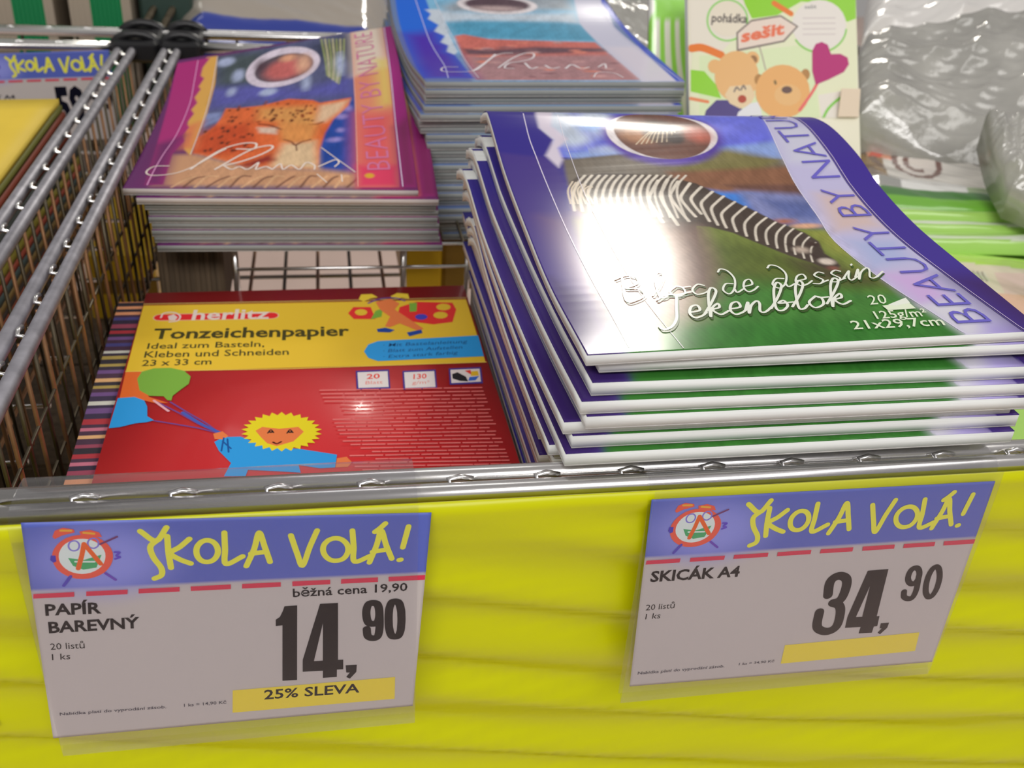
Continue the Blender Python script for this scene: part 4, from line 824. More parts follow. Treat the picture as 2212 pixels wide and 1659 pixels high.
ART_CARD_HEAD = [
('rib',(214,212,72),2.45,[(.273,.9548),(.309,.9115),(.3361,.9673)],1,0),
('rib',(214,212,72),2.45,[(.3121,.9148),(.2944,.8865),(.3001,.8406),(.3171,.7931),(.3165,.7607),(.2989,.7465)],1,0),
('rib',(214,212,72),2.45,[(.3367,.9298),(.3373,.8565),(.3411,.7915)],1,0),
('rib',(214,212,72),2.45,[(.3897,.9156),(.3657,.8823),(.3417,.8565),(.3638,.8273),(.3903,.8073)],1,0),
('rib',(214,212,72),2.45,[(.4754,.9381),(.476,.8665),(.4773,.799),(.5195,.8306)],1,0),
('rib',(214,212,72),2.45,[(.5284,.7856),(.5485,.8623),(.5612,.9339),(.575,.8698),(.5883,.8006)],1,0),
('rib',(214,212,72),2.45,[(.5404,.8415),(.5731,.8465)],1,0),
('rib',(214,212,72),2.45,[(.6406,.9173),(.657,.8356),(.6715,.7773),(.6892,.8623),(.7068,.9356)],1,0),
('rib',(214,212,72),2.45,[(.797,.9306),(.8026,.8556),(.8071,.7865),(.8506,.8131)],1,0),
('rib',(214,212,72),2.45,[(.8461,.779),(.8625,.8615),(.872,.9264),(.8871,.8598),(.9048,.7931)],1,0),
('rib',(214,212,72),2.45,[(.8525,.829),(.8909,.8381)],1,0),
('rib',(214,212,72),2.45,[(.8556,.9214),(.8676,.9364),(.8815,.9589)],1,0),
('rib',(214,212,72),2.45,[(.9426,.9423),(.9319,.8448)],1,0),
('rib',(214,212,72),2.45,[(.4168,.8998),(.4281,.9073),(.4401,.9056),(.4502,.8948),(.4565,.8773),(.4584,.8556),(.4546,.8356),(.4464,.8198),(.4351,.8123),(.4231,.814),(.413,.8248),(.4067,.8431),(.4054,.8648),(.4092,.8848),(.4174,.8998)],1,0),
('rib',(214,212,72),2.45,[(.7358,.8898),(.7491,.8981),(.7636,.8965),(.7762,.8848),(.7856,.8656),(.7888,.8423),(.785,.8198),(.7762,.8023),(.7629,.7948),(.7478,.7965),(.7352,.809),(.7264,.829),(.7232,.8523),(.727,.874),(.7364,.8906)],1,0),
('rib',(214,212,72),2.45,[(.925,.7856),(.9294,.7873)],0,0),
('fill',(206,84,66),[[(.0675,.9423),(.075,.9673),(.0939,.9789),(.1185,.9706),(.1204,.9581),(.0914,.9473),(.0725,.9331)]]),
('fill',(206,84,66),[[(.1311,.9614),(.1557,.9673),(.1765,.9556),(.1822,.9356),(.1589,.9373),(.1324,.9489)]]),
('rib',(226,170,60),1,[(.0883,.9673),(.1122,.9656)],1,0),
('rib',(226,170,60),1,[(.1406,.9556),(.1646,.9506)],1,0),
('fill',(206,84,66),[[(.2037,.8498),(.2011,.8315),(.1961,.814),(.1885,.7973),(.1791,.7831),(.1671,.7723),(.1538,.764),(.14,.7598),(.1255,.759),(.1116,.7615),(.0984,.7682),(.087,.7781),(.0769,.7906),(.0687,.8056),(.0637,.8231),(.0605,.8406),(.0605,.859),(.0631,.8773),(.0687,.8948),(.0763,.9098),(.0857,.9231),(.0971,.9348),(.1103,.9423),(.1236,.9464),(.1375,.9481),(.1513,.9456),(.1646,.9398),(.1759,.9306),(.186,.9181),(.1942,.904),(.2005,.8873),(.2037,.869)]]),
('fill',(206,218,214),[[(.186,.854),(.1841,.839),(.1803,.8248),(.1747,.8123),(.1671,.8015),(.1576,.7923),(.1475,.7856),(.1368,.7823),(.1261,.7815),(.1154,.784),(.1053,.789),(.0965,.7965),(.0889,.8065),(.0826,.819),(.0782,.8323),(.0763,.8465),(.0763,.8606),(.0782,.8748),(.0826,.889),(.0883,.9015),(.0958,.9123),(.1047,.9206),(.1148,.9273),(.1248,.9306),(.1356,.9314),(.1463,.9298),(.1564,.9248),(.1652,.9173),(.1728,.9081),(.1791,.8965),(.1835,.8831),(.186,.869)]]),
('rib',(110,104,176),.7,[(.1274,.9023),(.1255,.8931),(.1217,.8856),(.116,.8823),(.111,.8823),(.1059,.8865),(.1028,.894),(.1021,.9031),(.104,.9123),(.1078,.9198),(.1135,.9231),(.1192,.9231),(.1236,.9189),(.1267,.9115),(.1274,.9023)],1,0),
('rib',(110,104,176),.7,[(.1728,.9098),(.1715,.9006),(.1671,.894),(.162,.8898),(.1564,.8906),(.1513,.8948),(.1482,.9023),(.1475,.9115),(.1494,.9206),(.1532,.9273),(.1589,.9314),(.1646,.9314),(.169,.9264),(.1721,.9189),(.1728,.9098)],1,0),
('fill',(60,140,90),[[(.0977,.8523),(.1337,.8415),(.1772,.8615),(.162,.8065),(.1305,.7998),(.1072,.8173)]]),
('rib',(206,218,214),.8,[(.1135,.8356),(.1589,.8323)],0,0),
('rib',(214,96,44),1.9,[(.1185,.8056),(.1305,.8606),(.1387,.9098),(.1551,.8681),(.1728,.8223)],0,0),
('rib',(70,60,150),1.3,[(.0984,.7732),(.0794,.734)],1,0),
('rib',(90,60,150),1.1,[(.1816,.7806),(.2043,.7498)],1,0),
('rib',(96,50,90),.9,[(.1765,.9065),(.2175,.9356)],1,0),
('fill',(60,50,150),[[(.058,.8656),(.0694,.8648),(.0694,.8398),(.0624,.8348),(.0555,.8465)]]),
('rib',(80,60,160),.9,[(.2087,.8706),(.22,.8681),(.2119,.8556),(.22,.8481),(.2081,.8415)],1,0),
('fill',(176,48,70),[[(.005,.7032),(.1021,.704),(.1009,.6832),(.0032,.6832)]]),
('fill',(176,48,70),[[(.1311,.704),(.2314,.704),(.2301,.6832),(.1299,.6832)]]),
('fill',(176,48,70),[[(.2585,.7048),(.3594,.7048),(.3588,.684),(.2572,.684)]]),
('fill',(176,48,70),[[(.3871,.7048),(.488,.7057),(.488,.684),(.3871,.684)]]),
('fill',(176,48,70),[[(.517,.7057),(.616,.7057),(.616,.684),(.5164,.684)]]),
('fill',(176,48,70),[[(.6456,.7065),(.7446,.7065),(.7453,.6848),(.6463,.684)]]),
('fill',(176,48,70),[[(.7736,.7065),(.8714,.7073),(.872,.6848),(.7736,.6848)]]),
('fill',(176,48,70),[[(.8997,.7073),(1.0006,.7082),(1.0019,.6848),(.901,.6848)]])]
ART_CARD1_D = [
('text',(6,6,14),'PAPÍR',[(.0259,.604),(.162,.6015),(.0277,.6532)],.03),
('text',(6,6,14),'BAREVNÝ',[(.0284,.5232),(.2528,.5232),(.0296,.5732)],.03),
('text',(6,6,14),'20 listů',[(.0265,.4441),(.111,.4416),(.0271,.4741)],0),
('text',(6,6,14),'1 ks',[(.0265,.3941),(.0719,.3941),(.0277,.4241)],0),
('text',(6,6,14),'běžná cena 19,90',[(.6482,.6299),(.954,.6324),(.6469,.6698)],.015),
('fill',(6,6,14),[[(.6034,.524),(.6141,.5357),(.6223,.5665),(.6261,.5874),(.6595,.5882),(.6627,.2041),(.6223,.2058),(.6211,.4941),(.6034,.4916)]]),
('fill',(6,6,14),[[(.72,.5899),(.768,.5899),(.7749,.2958),(.7894,.2949),(.7907,.2424),(.773,.2433),(.7736,.2033),(.7345,.2041),(.7339,.2433),(.6778,.2458),(.6772,.3091)],[(.7295,.4916),(.7327,.2974),(.7081,.2983)]]),
('fill',(6,6,14),[[(.797,.2633),(.8285,.2624),(.8279,.2224),(.8108,.1883),(.8001,.1991),(.8096,.2224),(.7995,.2241)]]),
('rib',(6,6,14),3.6,[(.9445,.4891),(.9451,.4682),(.9451,.4491),(.9451,.4316),(.9432,.4174),(.9414,.4066),(.9382,.3999),(.9306,.3982),(.9231,.4016),(.9193,.4091),(.9161,.4207),(.9136,.4357),(.9111,.4532),(.9098,.4724),(.9086,.4932),(.9079,.5132),(.9079,.5324),(.9086,.549),(.9105,.5632),(.9124,.5732),(.9155,.5799),(.9231,.5815),(.93,.5782),(.9338,.5715),(.9369,.5607),(.9395,.5457),(.942,.529),(.9432,.509)],1,1),
('rib',(6,6,14),3.6,[(.8821,.5249),(.8821,.5082),(.8808,.4932),(.8789,.4816),(.8752,.4749),(.8663,.4732),(.8569,.4766),(.8525,.4849),(.8493,.4974),(.8474,.5124),(.8461,.529),(.8461,.5449),(.8474,.5599),(.8499,.5715),(.8537,.5782),(.8625,.5799),(.8714,.5765),(.8758,.569),(.8789,.5565),(.8808,.5415)],1,1),
('rib',(6,6,14),3.6,[(.8821,.5249),(.8852,.4582),(.8821,.4082),(.8688,.3982),(.8543,.4116),(.8499,.4491)],1,0),
('fill',(220,200,62),[[(.4861,.175),(.9401,.1775),(.9439,.0533),(.4842,.0542)]]),
('text',(6,6,14),'25% SLEVA',[(.5719,.1133),(.8405,.1083),(.5719,.1633)],.02),
('text',(60,60,70),'Nabídka platí do vyprodání zásob.',[(.0259,.1175),(.3052,.11),(.0265,.1325)],.01),
('text',(60,60,70),'1 ks = 14,90 Kč',[(.3531,.1091),(.4685,.1075),(.3531,.125)],.01)]
ART_CARD2_D = [
('text',(6,6,14),'SKICÁK A4',[(.0227,.59),(.2845,.5882),(.0234,.6443)],.03),
('text',(6,6,14),'20 listů',[(.0203,.4365),(.1051,.4392),(.0209,.4672)],0),
('text',(6,6,14),'1 ks',[(.0221,.3875),(.0664,.3883),(.0234,.4181)],0),
('rib',(6,6,14),4.9,[(.5758,.4506),(.5715,.5154),(.5808,.5452),(.5998,.554),(.6201,.5365),(.6275,.4979),(.625,.4401),(.6152,.412),(.598,.405)],1,0),
('rib',(6,6,14),4.9,[(.598,.405),(.6195,.3892),(.6305,.3506),(.6324,.2814),(.6213,.2498),(.5986,.2411),(.574,.2586),(.5642,.2902),(.5623,.3577)],1,0),
('fill',(6,6,14),[[(.6828,.5724),(.7479,.5742),(.7553,.3094),(.7645,.3094),(.767,.2498),(.7559,.249),(.7553,.213),(.711,.2148),(.7117,.2525),(.66,.2542),(.6582,.3173)],[(.7037,.4848),(.7074,.3121),(.6865,.3129)]]),
('fill',(6,6,14),[[(.7762,.2656),(.8038,.2656),(.8026,.2358),(.7848,.1999),(.775,.2104),(.7842,.2358),(.7774,.2349)]]),
('rib',(6,6,14),3.1,[(.8555,.5242),(.8555,.5111),(.8536,.4988),(.8505,.4891),(.8456,.483),(.8401,.4813),(.8346,.4848),(.829,.4918),(.8247,.5014),(.821,.5146),(.8198,.5286),(.8198,.5417),(.8217,.554),(.8247,.5637),(.8297,.5689),(.8352,.5707),(.8407,.568),(.8462,.561),(.8505,.5505),(.8536,.5382)],1,1),
('rib',(6,6,14),3.1,[(.8542,.5268),(.8604,.4479),(.8561,.405),(.8432,.398),(.8272,.4111),(.8217,.4409)],1,0),
('rib',(6,6,14),3.1,[(.9274,.4821),(.928,.4611),(.9274,.4401),(.9249,.4225),(.9218,.4094),(.9175,.4015),(.912,.3997),(.9065,.4032),(.9016,.412),(.896,.426),(.8917,.4444),(.8886,.4655),(.8868,.4874),(.8862,.5093),(.8868,.5286),(.8893,.5461),(.8923,.5584),(.8973,.5663),(.9022,.5689),(.9071,.5654),(.9126,.5566),(.9175,.5426),(.9218,.5251),(.9255,.5049)],1,1),
('fill',(214,196,62),[[(.4757,.1779),(.9188,.1937),(.9249,.0806),(.4757,.0675)]]),
('text',(60,60,70),'Nabídka platí do vyprodání zásob.',[(.0197,.0701),(.2925,.0728),(.0209,.0868)],.01),
('text',(60,60,70),'1 ks = 34,90 Kč',[(.3386,.078),(.4529,.0806),(.3392,.092)],.01)]
ART_TEDDY_D = [
('fill',(198,200,172),[[(1.1,105.7),(161.8,110.9),(160.2,58),(158.4,1),(-0.4,-0.7),(1.6,28.4),(3.6,60.8)]]),
('fill',(196,190,178),[[(1.3,115.1),(52.2,116.8),(58,88.7),(28.7,56.7),(2,59.2)]]),
('fill',(206,200,192),[[(121.2,20.9),(159.2,27.8),(158.2,-3.7),(123.7,-4.1)]]),
('fill',(184,194,158),[[(9.8,54.7),(115.9,68.1),(122.1,-4.1),(8.9,-5.2)]]),
('fill',(124,176,56),[[(48.9,116.7),(163.8,120.6),(159.9,93.1),(151.2,89.7),(133.4,106.8),(107.1,107.5),(83.9,94.1),(59.7,90.3),(53.5,102.7)]]),
('fill',(124,176,56),[[(1.8,42.2),(14.3,40.9),(25.1,28.8),(29.6,16.5),(1.5,22.3)]]),
('rib',(214,120,62),7,[(2.9,61.5),(13.1,62.2),(30.3,56)],1,0),
('rib',(214,120,62),5,[(81,105.1),(97,95.8)],1,0),
('rib',(214,130,90),3,[(1.4,16.1),(17,13.3)],1,0),
('rib',(110,170,70),2.5,[(123.7,-4.1),(130.6,8.5),(144.1,19.7),(158.4,26.2)],1,0),
('rib',(120,176,90),1.6,[(55.4,88.6),(54.7,83.7),(52.7,79.1),(49.7,75.1),(45.7,72.1),(41.1,70.1),(36.3,69.3),(31.4,69.8),(27,71.6),(23.1,74.4),(20.2,78.2),(18.4,82.7),(17.9,87.5),(18.6,92.4),(20.5,96.9),(23.5,100.9),(27.5,104),(32,106.1),(36.9,106.9),(41.8,106.4),(46.3,104.7),(50.1,101.8),(53.1,98),(54.9,93.5),(55.4,88.7)],1,0),
('fill',(196,188,172),[[(53.4,90.1),(52.7,85.8),(51,81.8),(48.3,78.3),(44.7,75.6),(40.7,73.9),(36.3,73.2),(32,73.7),(28,75.2),(24.6,77.7),(22.1,81),(20.5,84.9),(20,89.1),(20.6,93.4),(22.3,97.4),(25,100.9),(28.5,103.6),(32.5,105.4),(36.9,106.1),(41.2,105.7),(45.2,104.2),(48.7,101.7),(51.3,98.3),(52.9,94.4)]]),
('text',(70,64,66),'pohádka',[(21.6,86.1),(54.8,86.1),(22.7,94.2)],.02),
('fill',(214,208,202),[[(150.2,86.5),(149.2,80.2),(146.3,74.4),(142,69.3),(136.4,65.4),(130,62.9),(123.1,61.9),(116.4,62.6),(110.1,64.8),(104.8,68.4),(100.8,73.2),(98.3,78.9),(97.5,85),(98.6,91.2),(101.3,97),(105.6,102),(111.1,106),(117.5,108.6),(124.4,109.7),(131.2,109.1),(137.5,106.9),(142.9,103.3),(147,98.4),(149.5,92.7)]]),
('rib',(110,170,70),1.6,[(150,82.5),(149,78.3),(147.2,74.4),(144.6,70.7),(141.4,67.5),(137.6,64.8),(133.4,62.7),(128.8,61.4),(124.2,60.7),(119.5,60.8),(115,61.6),(110.7,63.2),(106.9,65.4),(103.6,68.2),(100.9,71.5)],1,0),
('rib',(170,160,160),.8,[(108.3,92),(139.7,93.2)],0,0),
('rib',(170,160,160),.8,[(108.2,86.9),(139.5,88.1)],0,0),
('rib',(170,160,160),.8,[(108.1,81.8),(139.4,83)],0,0),
('rib',(170,160,160),.8,[(107.9,76.8),(139.2,77.9)],0,0),
('text',(110,110,110),'sešit',[(110.2,100.9),(121.7,101.6),(110.3,104.4)],.01),
('fill',(110,100,96),[[(44.7,77),(59,89),(87.2,94.2),(103.9,84.2),(89.9,69.4),(44.7,59.5)]]),
('fill',(224,208,196),[[(46.2,76.1),(59.3,87.4),(86.8,92.6),(101.6,83.9),(88.9,70.9),(46.3,61.8)]]),
('text',(226,120,90),'sešit',[(48.8,68.1),(90,76.9),(49.8,79)],.04),
('rib',(150,140,130),1.2,[(66.3,63.8),(68.6,56),(71.5,43.6)],1,0),
('fill',(200,158,108),[[(30.8,45.6),(29.8,42.3),(27.4,39.9),(24,39),(20.7,39.8),(18.4,42.1),(17.5,45.3),(18.4,48.6),(20.9,51),(24.2,52),(27.5,51.2),(29.9,48.8)]]),
('fill',(200,158,108),[[(65.9,53.6),(65,50.3),(62.5,47.9),(59.1,46.9),(55.8,47.7),(53.3,50.1),(52.5,53.3),(53.5,56.6),(56,59.1),(59.3,60),(62.7,59.2),(65.1,56.9)]]),
('fill',(130,96,66),[[(64,52.5),(63.2,50.1),(61.3,48.6),(58.9,48.5),(57,49.9),(56.3,52.3),(57.1,54.7),(59,56.2),(61.4,56.3),(63.3,54.9)]]),
('fill',(70,60,110),[[(15.3,5.6),(24.9,14.9),(35.9,15.1),(47.7,10.6),(49.8,-1.7),(13.6,-5.1)]]),
('fill',(200,158,108),[[(65,37.2),(64.1,31.2),(61.9,25.5),(58.5,20.7),(54.2,16.9),(49.2,14.5),(43.8,13.7),(38.5,14.4),(33.6,16.6),(29.4,20.2),(26.2,24.9),(24.3,30.5),(23.7,36.4),(24.5,42.5),(26.6,48.1),(29.9,53),(34.2,56.8),(39.3,59.2),(44.6,60.2),(50,59.5),(54.9,57.3),(59.2,53.7),(62.4,48.9),(64.4,43.3)]]),
('fill',(224,200,164),[[(32.8,19.7),(37.7,27.5),(56.8,29.3),(61.4,20.1),(56.4,10.7),(46.8,7.5),(37.4,12)]]),
('fill',(150,64,50),[[(53,16.2),(52.5,14.4),(50.9,13),(48.8,12.5),(46.8,12.9),(45.3,14.3),(44.8,16.1),(45.4,18),(46.9,19.4),(49,19.9),(51,19.4),(52.5,18.1)]]),
('rib',(110,100,96),1.6,[(41.6,22.9),(44,26.8),(46.4,24.5)],1,0),
('rib',(110,100,96),1.6,[(48,24.5),(50.4,28.4),(52.3,25.4)],1,0),
('fill',(206,206,210),[[(45.2,4.4),(56.5,12.3),(64.5,13.9),(67.4,1.6),(43.5,-0.2)]]),
('fill',(150,110,66),[[(69.1,34.2),(68.4,31.5),(66.9,29.6),(64.8,28.8),(62.7,29.5),(61.2,31.4),(60.7,34),(61.3,36.7),(62.9,38.6),(65,39.4),(67.1,38.7),(68.6,36.8)]]),
('fill',(150,110,66),[[(113.7,39.7),(113,37),(111.4,35),(109.3,34.2),(107.2,34.9),(105.7,36.8),(105.2,39.5),(105.8,42.2),(107.4,44.2),(109.6,44.9),(111.7,44.3),(113.2,42.3)]]),
('fill',(196,148,94),[[(113.1,24),(112,17.5),(109.3,11.6),(105,6.4),(99.6,2.4),(93.3,-0.1),(86.6,-1),(80,-0.2),(73.8,2.1),(68.6,5.9),(64.7,11),(62.2,16.8),(61.5,23.1),(62.5,29.5),(65.1,35.5),(69.3,40.6),(74.7,44.7),(81,47.3),(87.7,48.3),(94.4,47.6),(100.6,45.2),(105.9,41.4),(109.9,36.4),(112.4,30.4)]]),
('fill',(206,164,112),[[(104.9,20.7),(103.5,16.4),(99.8,12.8),(94.6,10.8),(88.8,10.8),(83.7,12.6),(80.2,16),(79,20.3),(80.4,24.7),(84,28.2),(89.2,30.2),(95,30.3),(100.2,28.5),(103.7,25.1)]]),
('fill',(90,70,66),[[(96.4,25.3),(95.7,23.5),(93.7,22.3),(91.1,21.8),(88.6,22.2),(86.7,23.4),(86.1,25.1),(86.8,26.8),(88.7,28.1),(91.3,28.6),(93.9,28.2),(95.7,27)]]),
('rib',(110,90,60),2.4,[(80.1,32.8),(80.6,30.9)],1,0),
('rib',(206,96,96),2.6,[(121.5,33.5),(114.7,22.4),(102.9,6.6)],1,0),
('fill',(152,40,98),[[(119,30.3),(115.9,42.8),(116.4,61.8),(120,68.2),(125.8,70.2),(131.5,67.7),(134.5,59),(143.6,59.5),(150.5,56.2),(151.6,49.9),(146.4,42.6),(131.4,35.3)]])]
NB={'C': [(0.4568, 0.7746, 0.036), (0.5473, 1.0016, 0.04), (0.6615, 0.7561, 0.036), (0.6957, 0.8699, 0.04)], 'E': [[(0.4549, 0.7668, 0.028), (0.4782, 0.814, 0.028), (0.6616, 0.752, 0.028), (0.6962, 0.7999, 0.028)], [(0.4508, 0.7502, 0.022), (0.4704, 0.7952, 0.022), (0.6553, 0.74, 0.022), (0.6885, 0.786, 0.022)], [(0.4555, 0.7361, 0.016), (0.4719, 0.7772, 0.016), (0.6435, 0.7205, 0.016), (0.6773, 0.7672, 0.016)]], 'A': [(0.4173, 0.5645, 0.005), (0.468, 0.7567, 0.008), (0.5552, 0.5558, 0.005), (0.6385, 0.7093, 0.008)]}
BAGS=[('b', [(0.5101, 0.9, 0.0699), (0.5406, 0.98, 0.1091), (0.5713, 1.03, 0.1194)], [(0.7008, 0.8, 0.0165), (0.7603, 0.92, 0.0863), (0.8306, 1.06, 0.1659)], 0.06, 0.035, 41, 'g', (2.2, 0.55), 'large crinkled clear bag heaped right of the teddy notebook'), ('c', [(0.5788, 0.745, 0.0616), (0.5726, 0.77, 0.0818), (0.5747, 0.8, 0.1052)], [(0.6286, 0.7, 0.0498), (0.6478, 0.74, 0.0757), (0.6799, 0.8, 0.1063)], 0.03, 0.018, 43, 'g', (2.3, 0.8), 'smaller clear bag overlapping the green notebooks at the right edge'), ('d', [(0.619, 1.12, 0.1135), (0.6596, 1.2, 0.1354), (0.7123, 1.3, 0.1529)], [(0.8835, 1.12, 0.1411), (0.9361, 1.2, 0.1546), (1.0029, 1.3, 0.1686)], 0.08, 0.03, 47, 'w', (2.0, 0.5), 'bright white crinkled bag at the upper right corner'), ('e', [(0.3082, 1.12, 0.0558), (0.3245, 1.2, 0.0894), (0.3457, 1.3, 0.1243)], [(0.4229, 1.12, 0.0526), (0.4379, 1.2, 0.0922), (0.4595, 1.3, 0.128)], 0.1, 0.02, 53, 'g', (1.2, 0.8), 'grey clear bag behind the tall middle pile')]
# ---------------------------------------------------------------- helpers
def lin(c):
    return tuple(((x/255)/12.92 if x/255<=.04045 else ((x/255+.055)/1.055)**2.4) for x in c[:3])
def alb(c,k=None):
    k=k or KILL
    v=[x/k for x in lin(c)]; m=max(v+[.86])
    return tuple(x*.86/m for x in v)
MATS={}
def principled(name,rough=.5,metal=0.,spec=.5,col=None,attr=False,coat=0.,bump=None,alpha=1.,noise=None,aniso=None):
    if name in MATS: return MATS[name]
    m=bpy.data.materials.new(name); m.use_nodes=True; nt=m.node_tree; b=nt.nodes['Principled BSDF']
    b.inputs['Roughness'].default_value=rough; b.inputs['Metallic'].default_value=metal
    b.inputs['Specular IOR Level'].default_value=spec
    b.inputs['Coat Weight'].default_value=coat; b.inputs['Coat Roughness'].default_value=.17
    b.inputs['Alpha'].default_value=alpha
    if attr:
        a=nt.nodes.new('ShaderNodeAttribute'); a.attribute_name='Col'; nt.links.new(a.outputs['Color'],b.inputs['Base Color'])
    elif col: b.inputs['Base Color'].default_value=(*col,1)
    if noise:      # (scale, amount): mottled base colour
        t=nt.nodes.new('ShaderNodeTexNoise'); t.inputs['Scale'].default_value=noise[0]; t.inputs['Detail'].default_value=3
        tc=nt.nodes.new('ShaderNodeTexCoord'); mp=nt.nodes.new('ShaderNodeMapping')
        if len(noise)>2: mp.inputs['Scale'].default_value=noise[2]
        nt.links.new(tc.outputs['Object'],mp.inputs[0]); nt.links.new(mp.outputs[0],t.inputs[0])
        r=nt.nodes.new('ShaderNodeMapRange'); r.inputs['From Min'].default_value=.3; r.inputs['From Max'].default_value=.7
        r.inputs['To Min'].default_value=1-noise[1]; r.inputs['To Max'].default_value=1
        nt.links.new(t.outputs['Fac'],r.inputs[0])
        mx=nt.nodes.new('ShaderNodeMix'); mx.data_type='RGBA'; mx.blend_type='MULTIPLY'; mx.inputs['Factor'].default_value=1
        src=b.inputs['Base Color'].links[0].from_socket if attr else None
        if src: nt.links.new(src,mx.inputs['A'])
        else: mx.inputs['A'].default_value=(*col,1)
        nt.links.new(r.outputs[0],mx.inputs['B']); nt.links.new(mx.outputs['Result'],b.inputs['Base Color'])
    if bump:       # (scale, strength, distance[, mapping scale])
        t=nt.nodes.new('ShaderNodeTexNoise'); t.inputs['Scale'].default_value=bump[0]; t.inputs['Detail'].default_value=4
        tc=nt.nodes.new('ShaderNodeTexCoord'); mp=nt.nodes.new('ShaderNodeMapping')
        if len(bump)>3: mp.inputs['Scale'].default_value=bump[3]
        nt.links.new(tc.outputs['Object'],mp.inputs[0]); nt.links.new(mp.outputs[0],t.inputs[0])
        bn=nt.nodes.new('ShaderNodeBump'); bn.inputs['Strength'].default_value=bump[1]; bn.inputs['Distance'].default_value=bump[2]
        nt.links.new(t.outputs['Fac'],bn.inputs['Height']); nt.links.new(bn.outputs[0],b.inputs['Normal'])
    MATS[name]=m; return m
def clear_film(name,gloss=.14,tint=(.95,.95,.96),rough=.08,haze=.0,bump=None):
    if name in MATS: return MATS[name]
    m=bpy.data.materials.new(name); m.use_nodes=True; nt=m.node_tree; nt.nodes.clear(); N=nt.nodes.new; K=nt.links.new
    o=N('ShaderNodeOutputMaterial'); t=N('ShaderNodeBsdfTransparent'); t.inputs[0].default_value=(*tint,1)
    g=N('ShaderNodeBsdfGlossy'); g.inputs['Roughness'].default_value=rough; g.inputs[0].default_value=(.95,.95,.95,1)
    d=N('ShaderNodeBsdfDiffuse'); d.inputs[0].default_value=(.8,.79,.77,1)
    m1=N('ShaderNodeMixShader'); m1.inputs[0].default_value=haze; K(t.outputs[0],m1.inputs[1]); K(d.outputs[0],m1.inputs[2])
    m2=N('ShaderNodeMixShader'); K(m1.outputs[0],m2.inputs[1]); K(g.outputs[0],m2.inputs[2])
    f=N('ShaderNodeLayerWeight'); f.inputs[0].default_value=.5; pw=N('ShaderNodeMath'); pw.operation='POWER'; pw.inputs[1].default_value=3.; K(f.outputs['Facing'],pw.inputs[0]); a=N('ShaderNodeMath'); a.operation='MULTIPLY_ADD'; a.inputs[1].default_value=.7; a.inputs[2].default_value=gloss
    K(pw.outputs[0],a.inputs[0]); K(a.outputs[0],m2.inputs[0]); K(m2.outputs[0],o.inputs[0])
    if bump:
        n=N('ShaderNodeTexNoise'); n.inputs['Scale'].default_value=bump[0]; n.inputs['Detail'].default_value=4
        b=N('ShaderNodeBump'); b.inputs['Strength'].default_value=bump[1]; b.inputs['Distance'].default_value=bump[2]
        tc=N('ShaderNodeTexCoord'); K(tc.outputs['Object'],n.inputs[0]); K(n.outputs['Fac'],b.inputs['Height']); K(b.outputs[0],g.inputs['Normal']); K(b.outputs[0],d.inputs['Normal'])
    MATS[name]=m; return m
def link(o,parent=None):
    COL.objects.link(o)
    if parent: o.parent=parent
    return o
def thing(name,label,cat,loc=(0,0,0),group=None):
    o=bpy.data.objects.new(name,None); link(o); o.location=loc; o.empty_display_size=.02
    o['label']=label; o['category']=cat
    if group: o['group']=group
    return o
def tag(o,label,cat,group=None,kind=None):
    o['label']=label; o['category']=cat
    if group: o['group']=group
    if kind: o['kind']=kind
    return o
def mesh(name,V,F,mat,parent=None,vcol=None,fcol=None,smooth=False,loc=None,mats=None):
    """V in world coordinates; stored relative to the parent (or loc)"""
    me=bpy.data.meshes.new(name); V=np.asarray(V,float)
    org=np.array(parent_world(parent) if parent else (loc if loc is not None else (0,0,0)))
    V=V-org
    if isinstance(F,np.ndarray) and len(F):
        me.vertices.add(len(V)); me.vertices.foreach_set('co',V.ravel())
        k=F.shape[1]; me.loops.add(F.size); me.loops.foreach_set('vertex_index',F.ravel().astype(np.int32))
        me.polygons.add(len(F)); me.polygons.foreach_set('loop_start',np.arange(0,F.size,k,dtype=np.int32)); me.polygons.foreach_set('loop_total',np.full(len(F),k,dtype=np.int32))
        me.update(calc_edges=True)
    else: me.from_pydata([tuple(v) for v in V],[],[list(f) for f in F]); me.update()
    if vcol is not None:
        a=me.color_attributes.new('Col','FLOAT_COLOR','POINT'); c=np.ones((len(V),4)); c[:,:3]=vcol; a.data.foreach_set('color',c.ravel())
    if fcol is not None:
        a=me.color_attributes.new('Col','FLOAT_COLOR','CORNER'); L=[]
        for p,c in zip(me.polygons,fcol): L.extend([(*c,1.)]*p.loop_total)
        a.data.foreach_set('color',np.array(L).ravel())
    if smooth: me.polygons.foreach_set('use_smooth',[True]*len(me.polygons))
    me.materials.append(mat)
    o=bpy.data.objects.new(name,me); link(o,parent)
    if not parent and loc is not None: o.location=loc
    return o
def parent_world(p):
    w=np.zeros(3)
    while p is not None: w+=np.array(p.location); p=p.parent
    return w
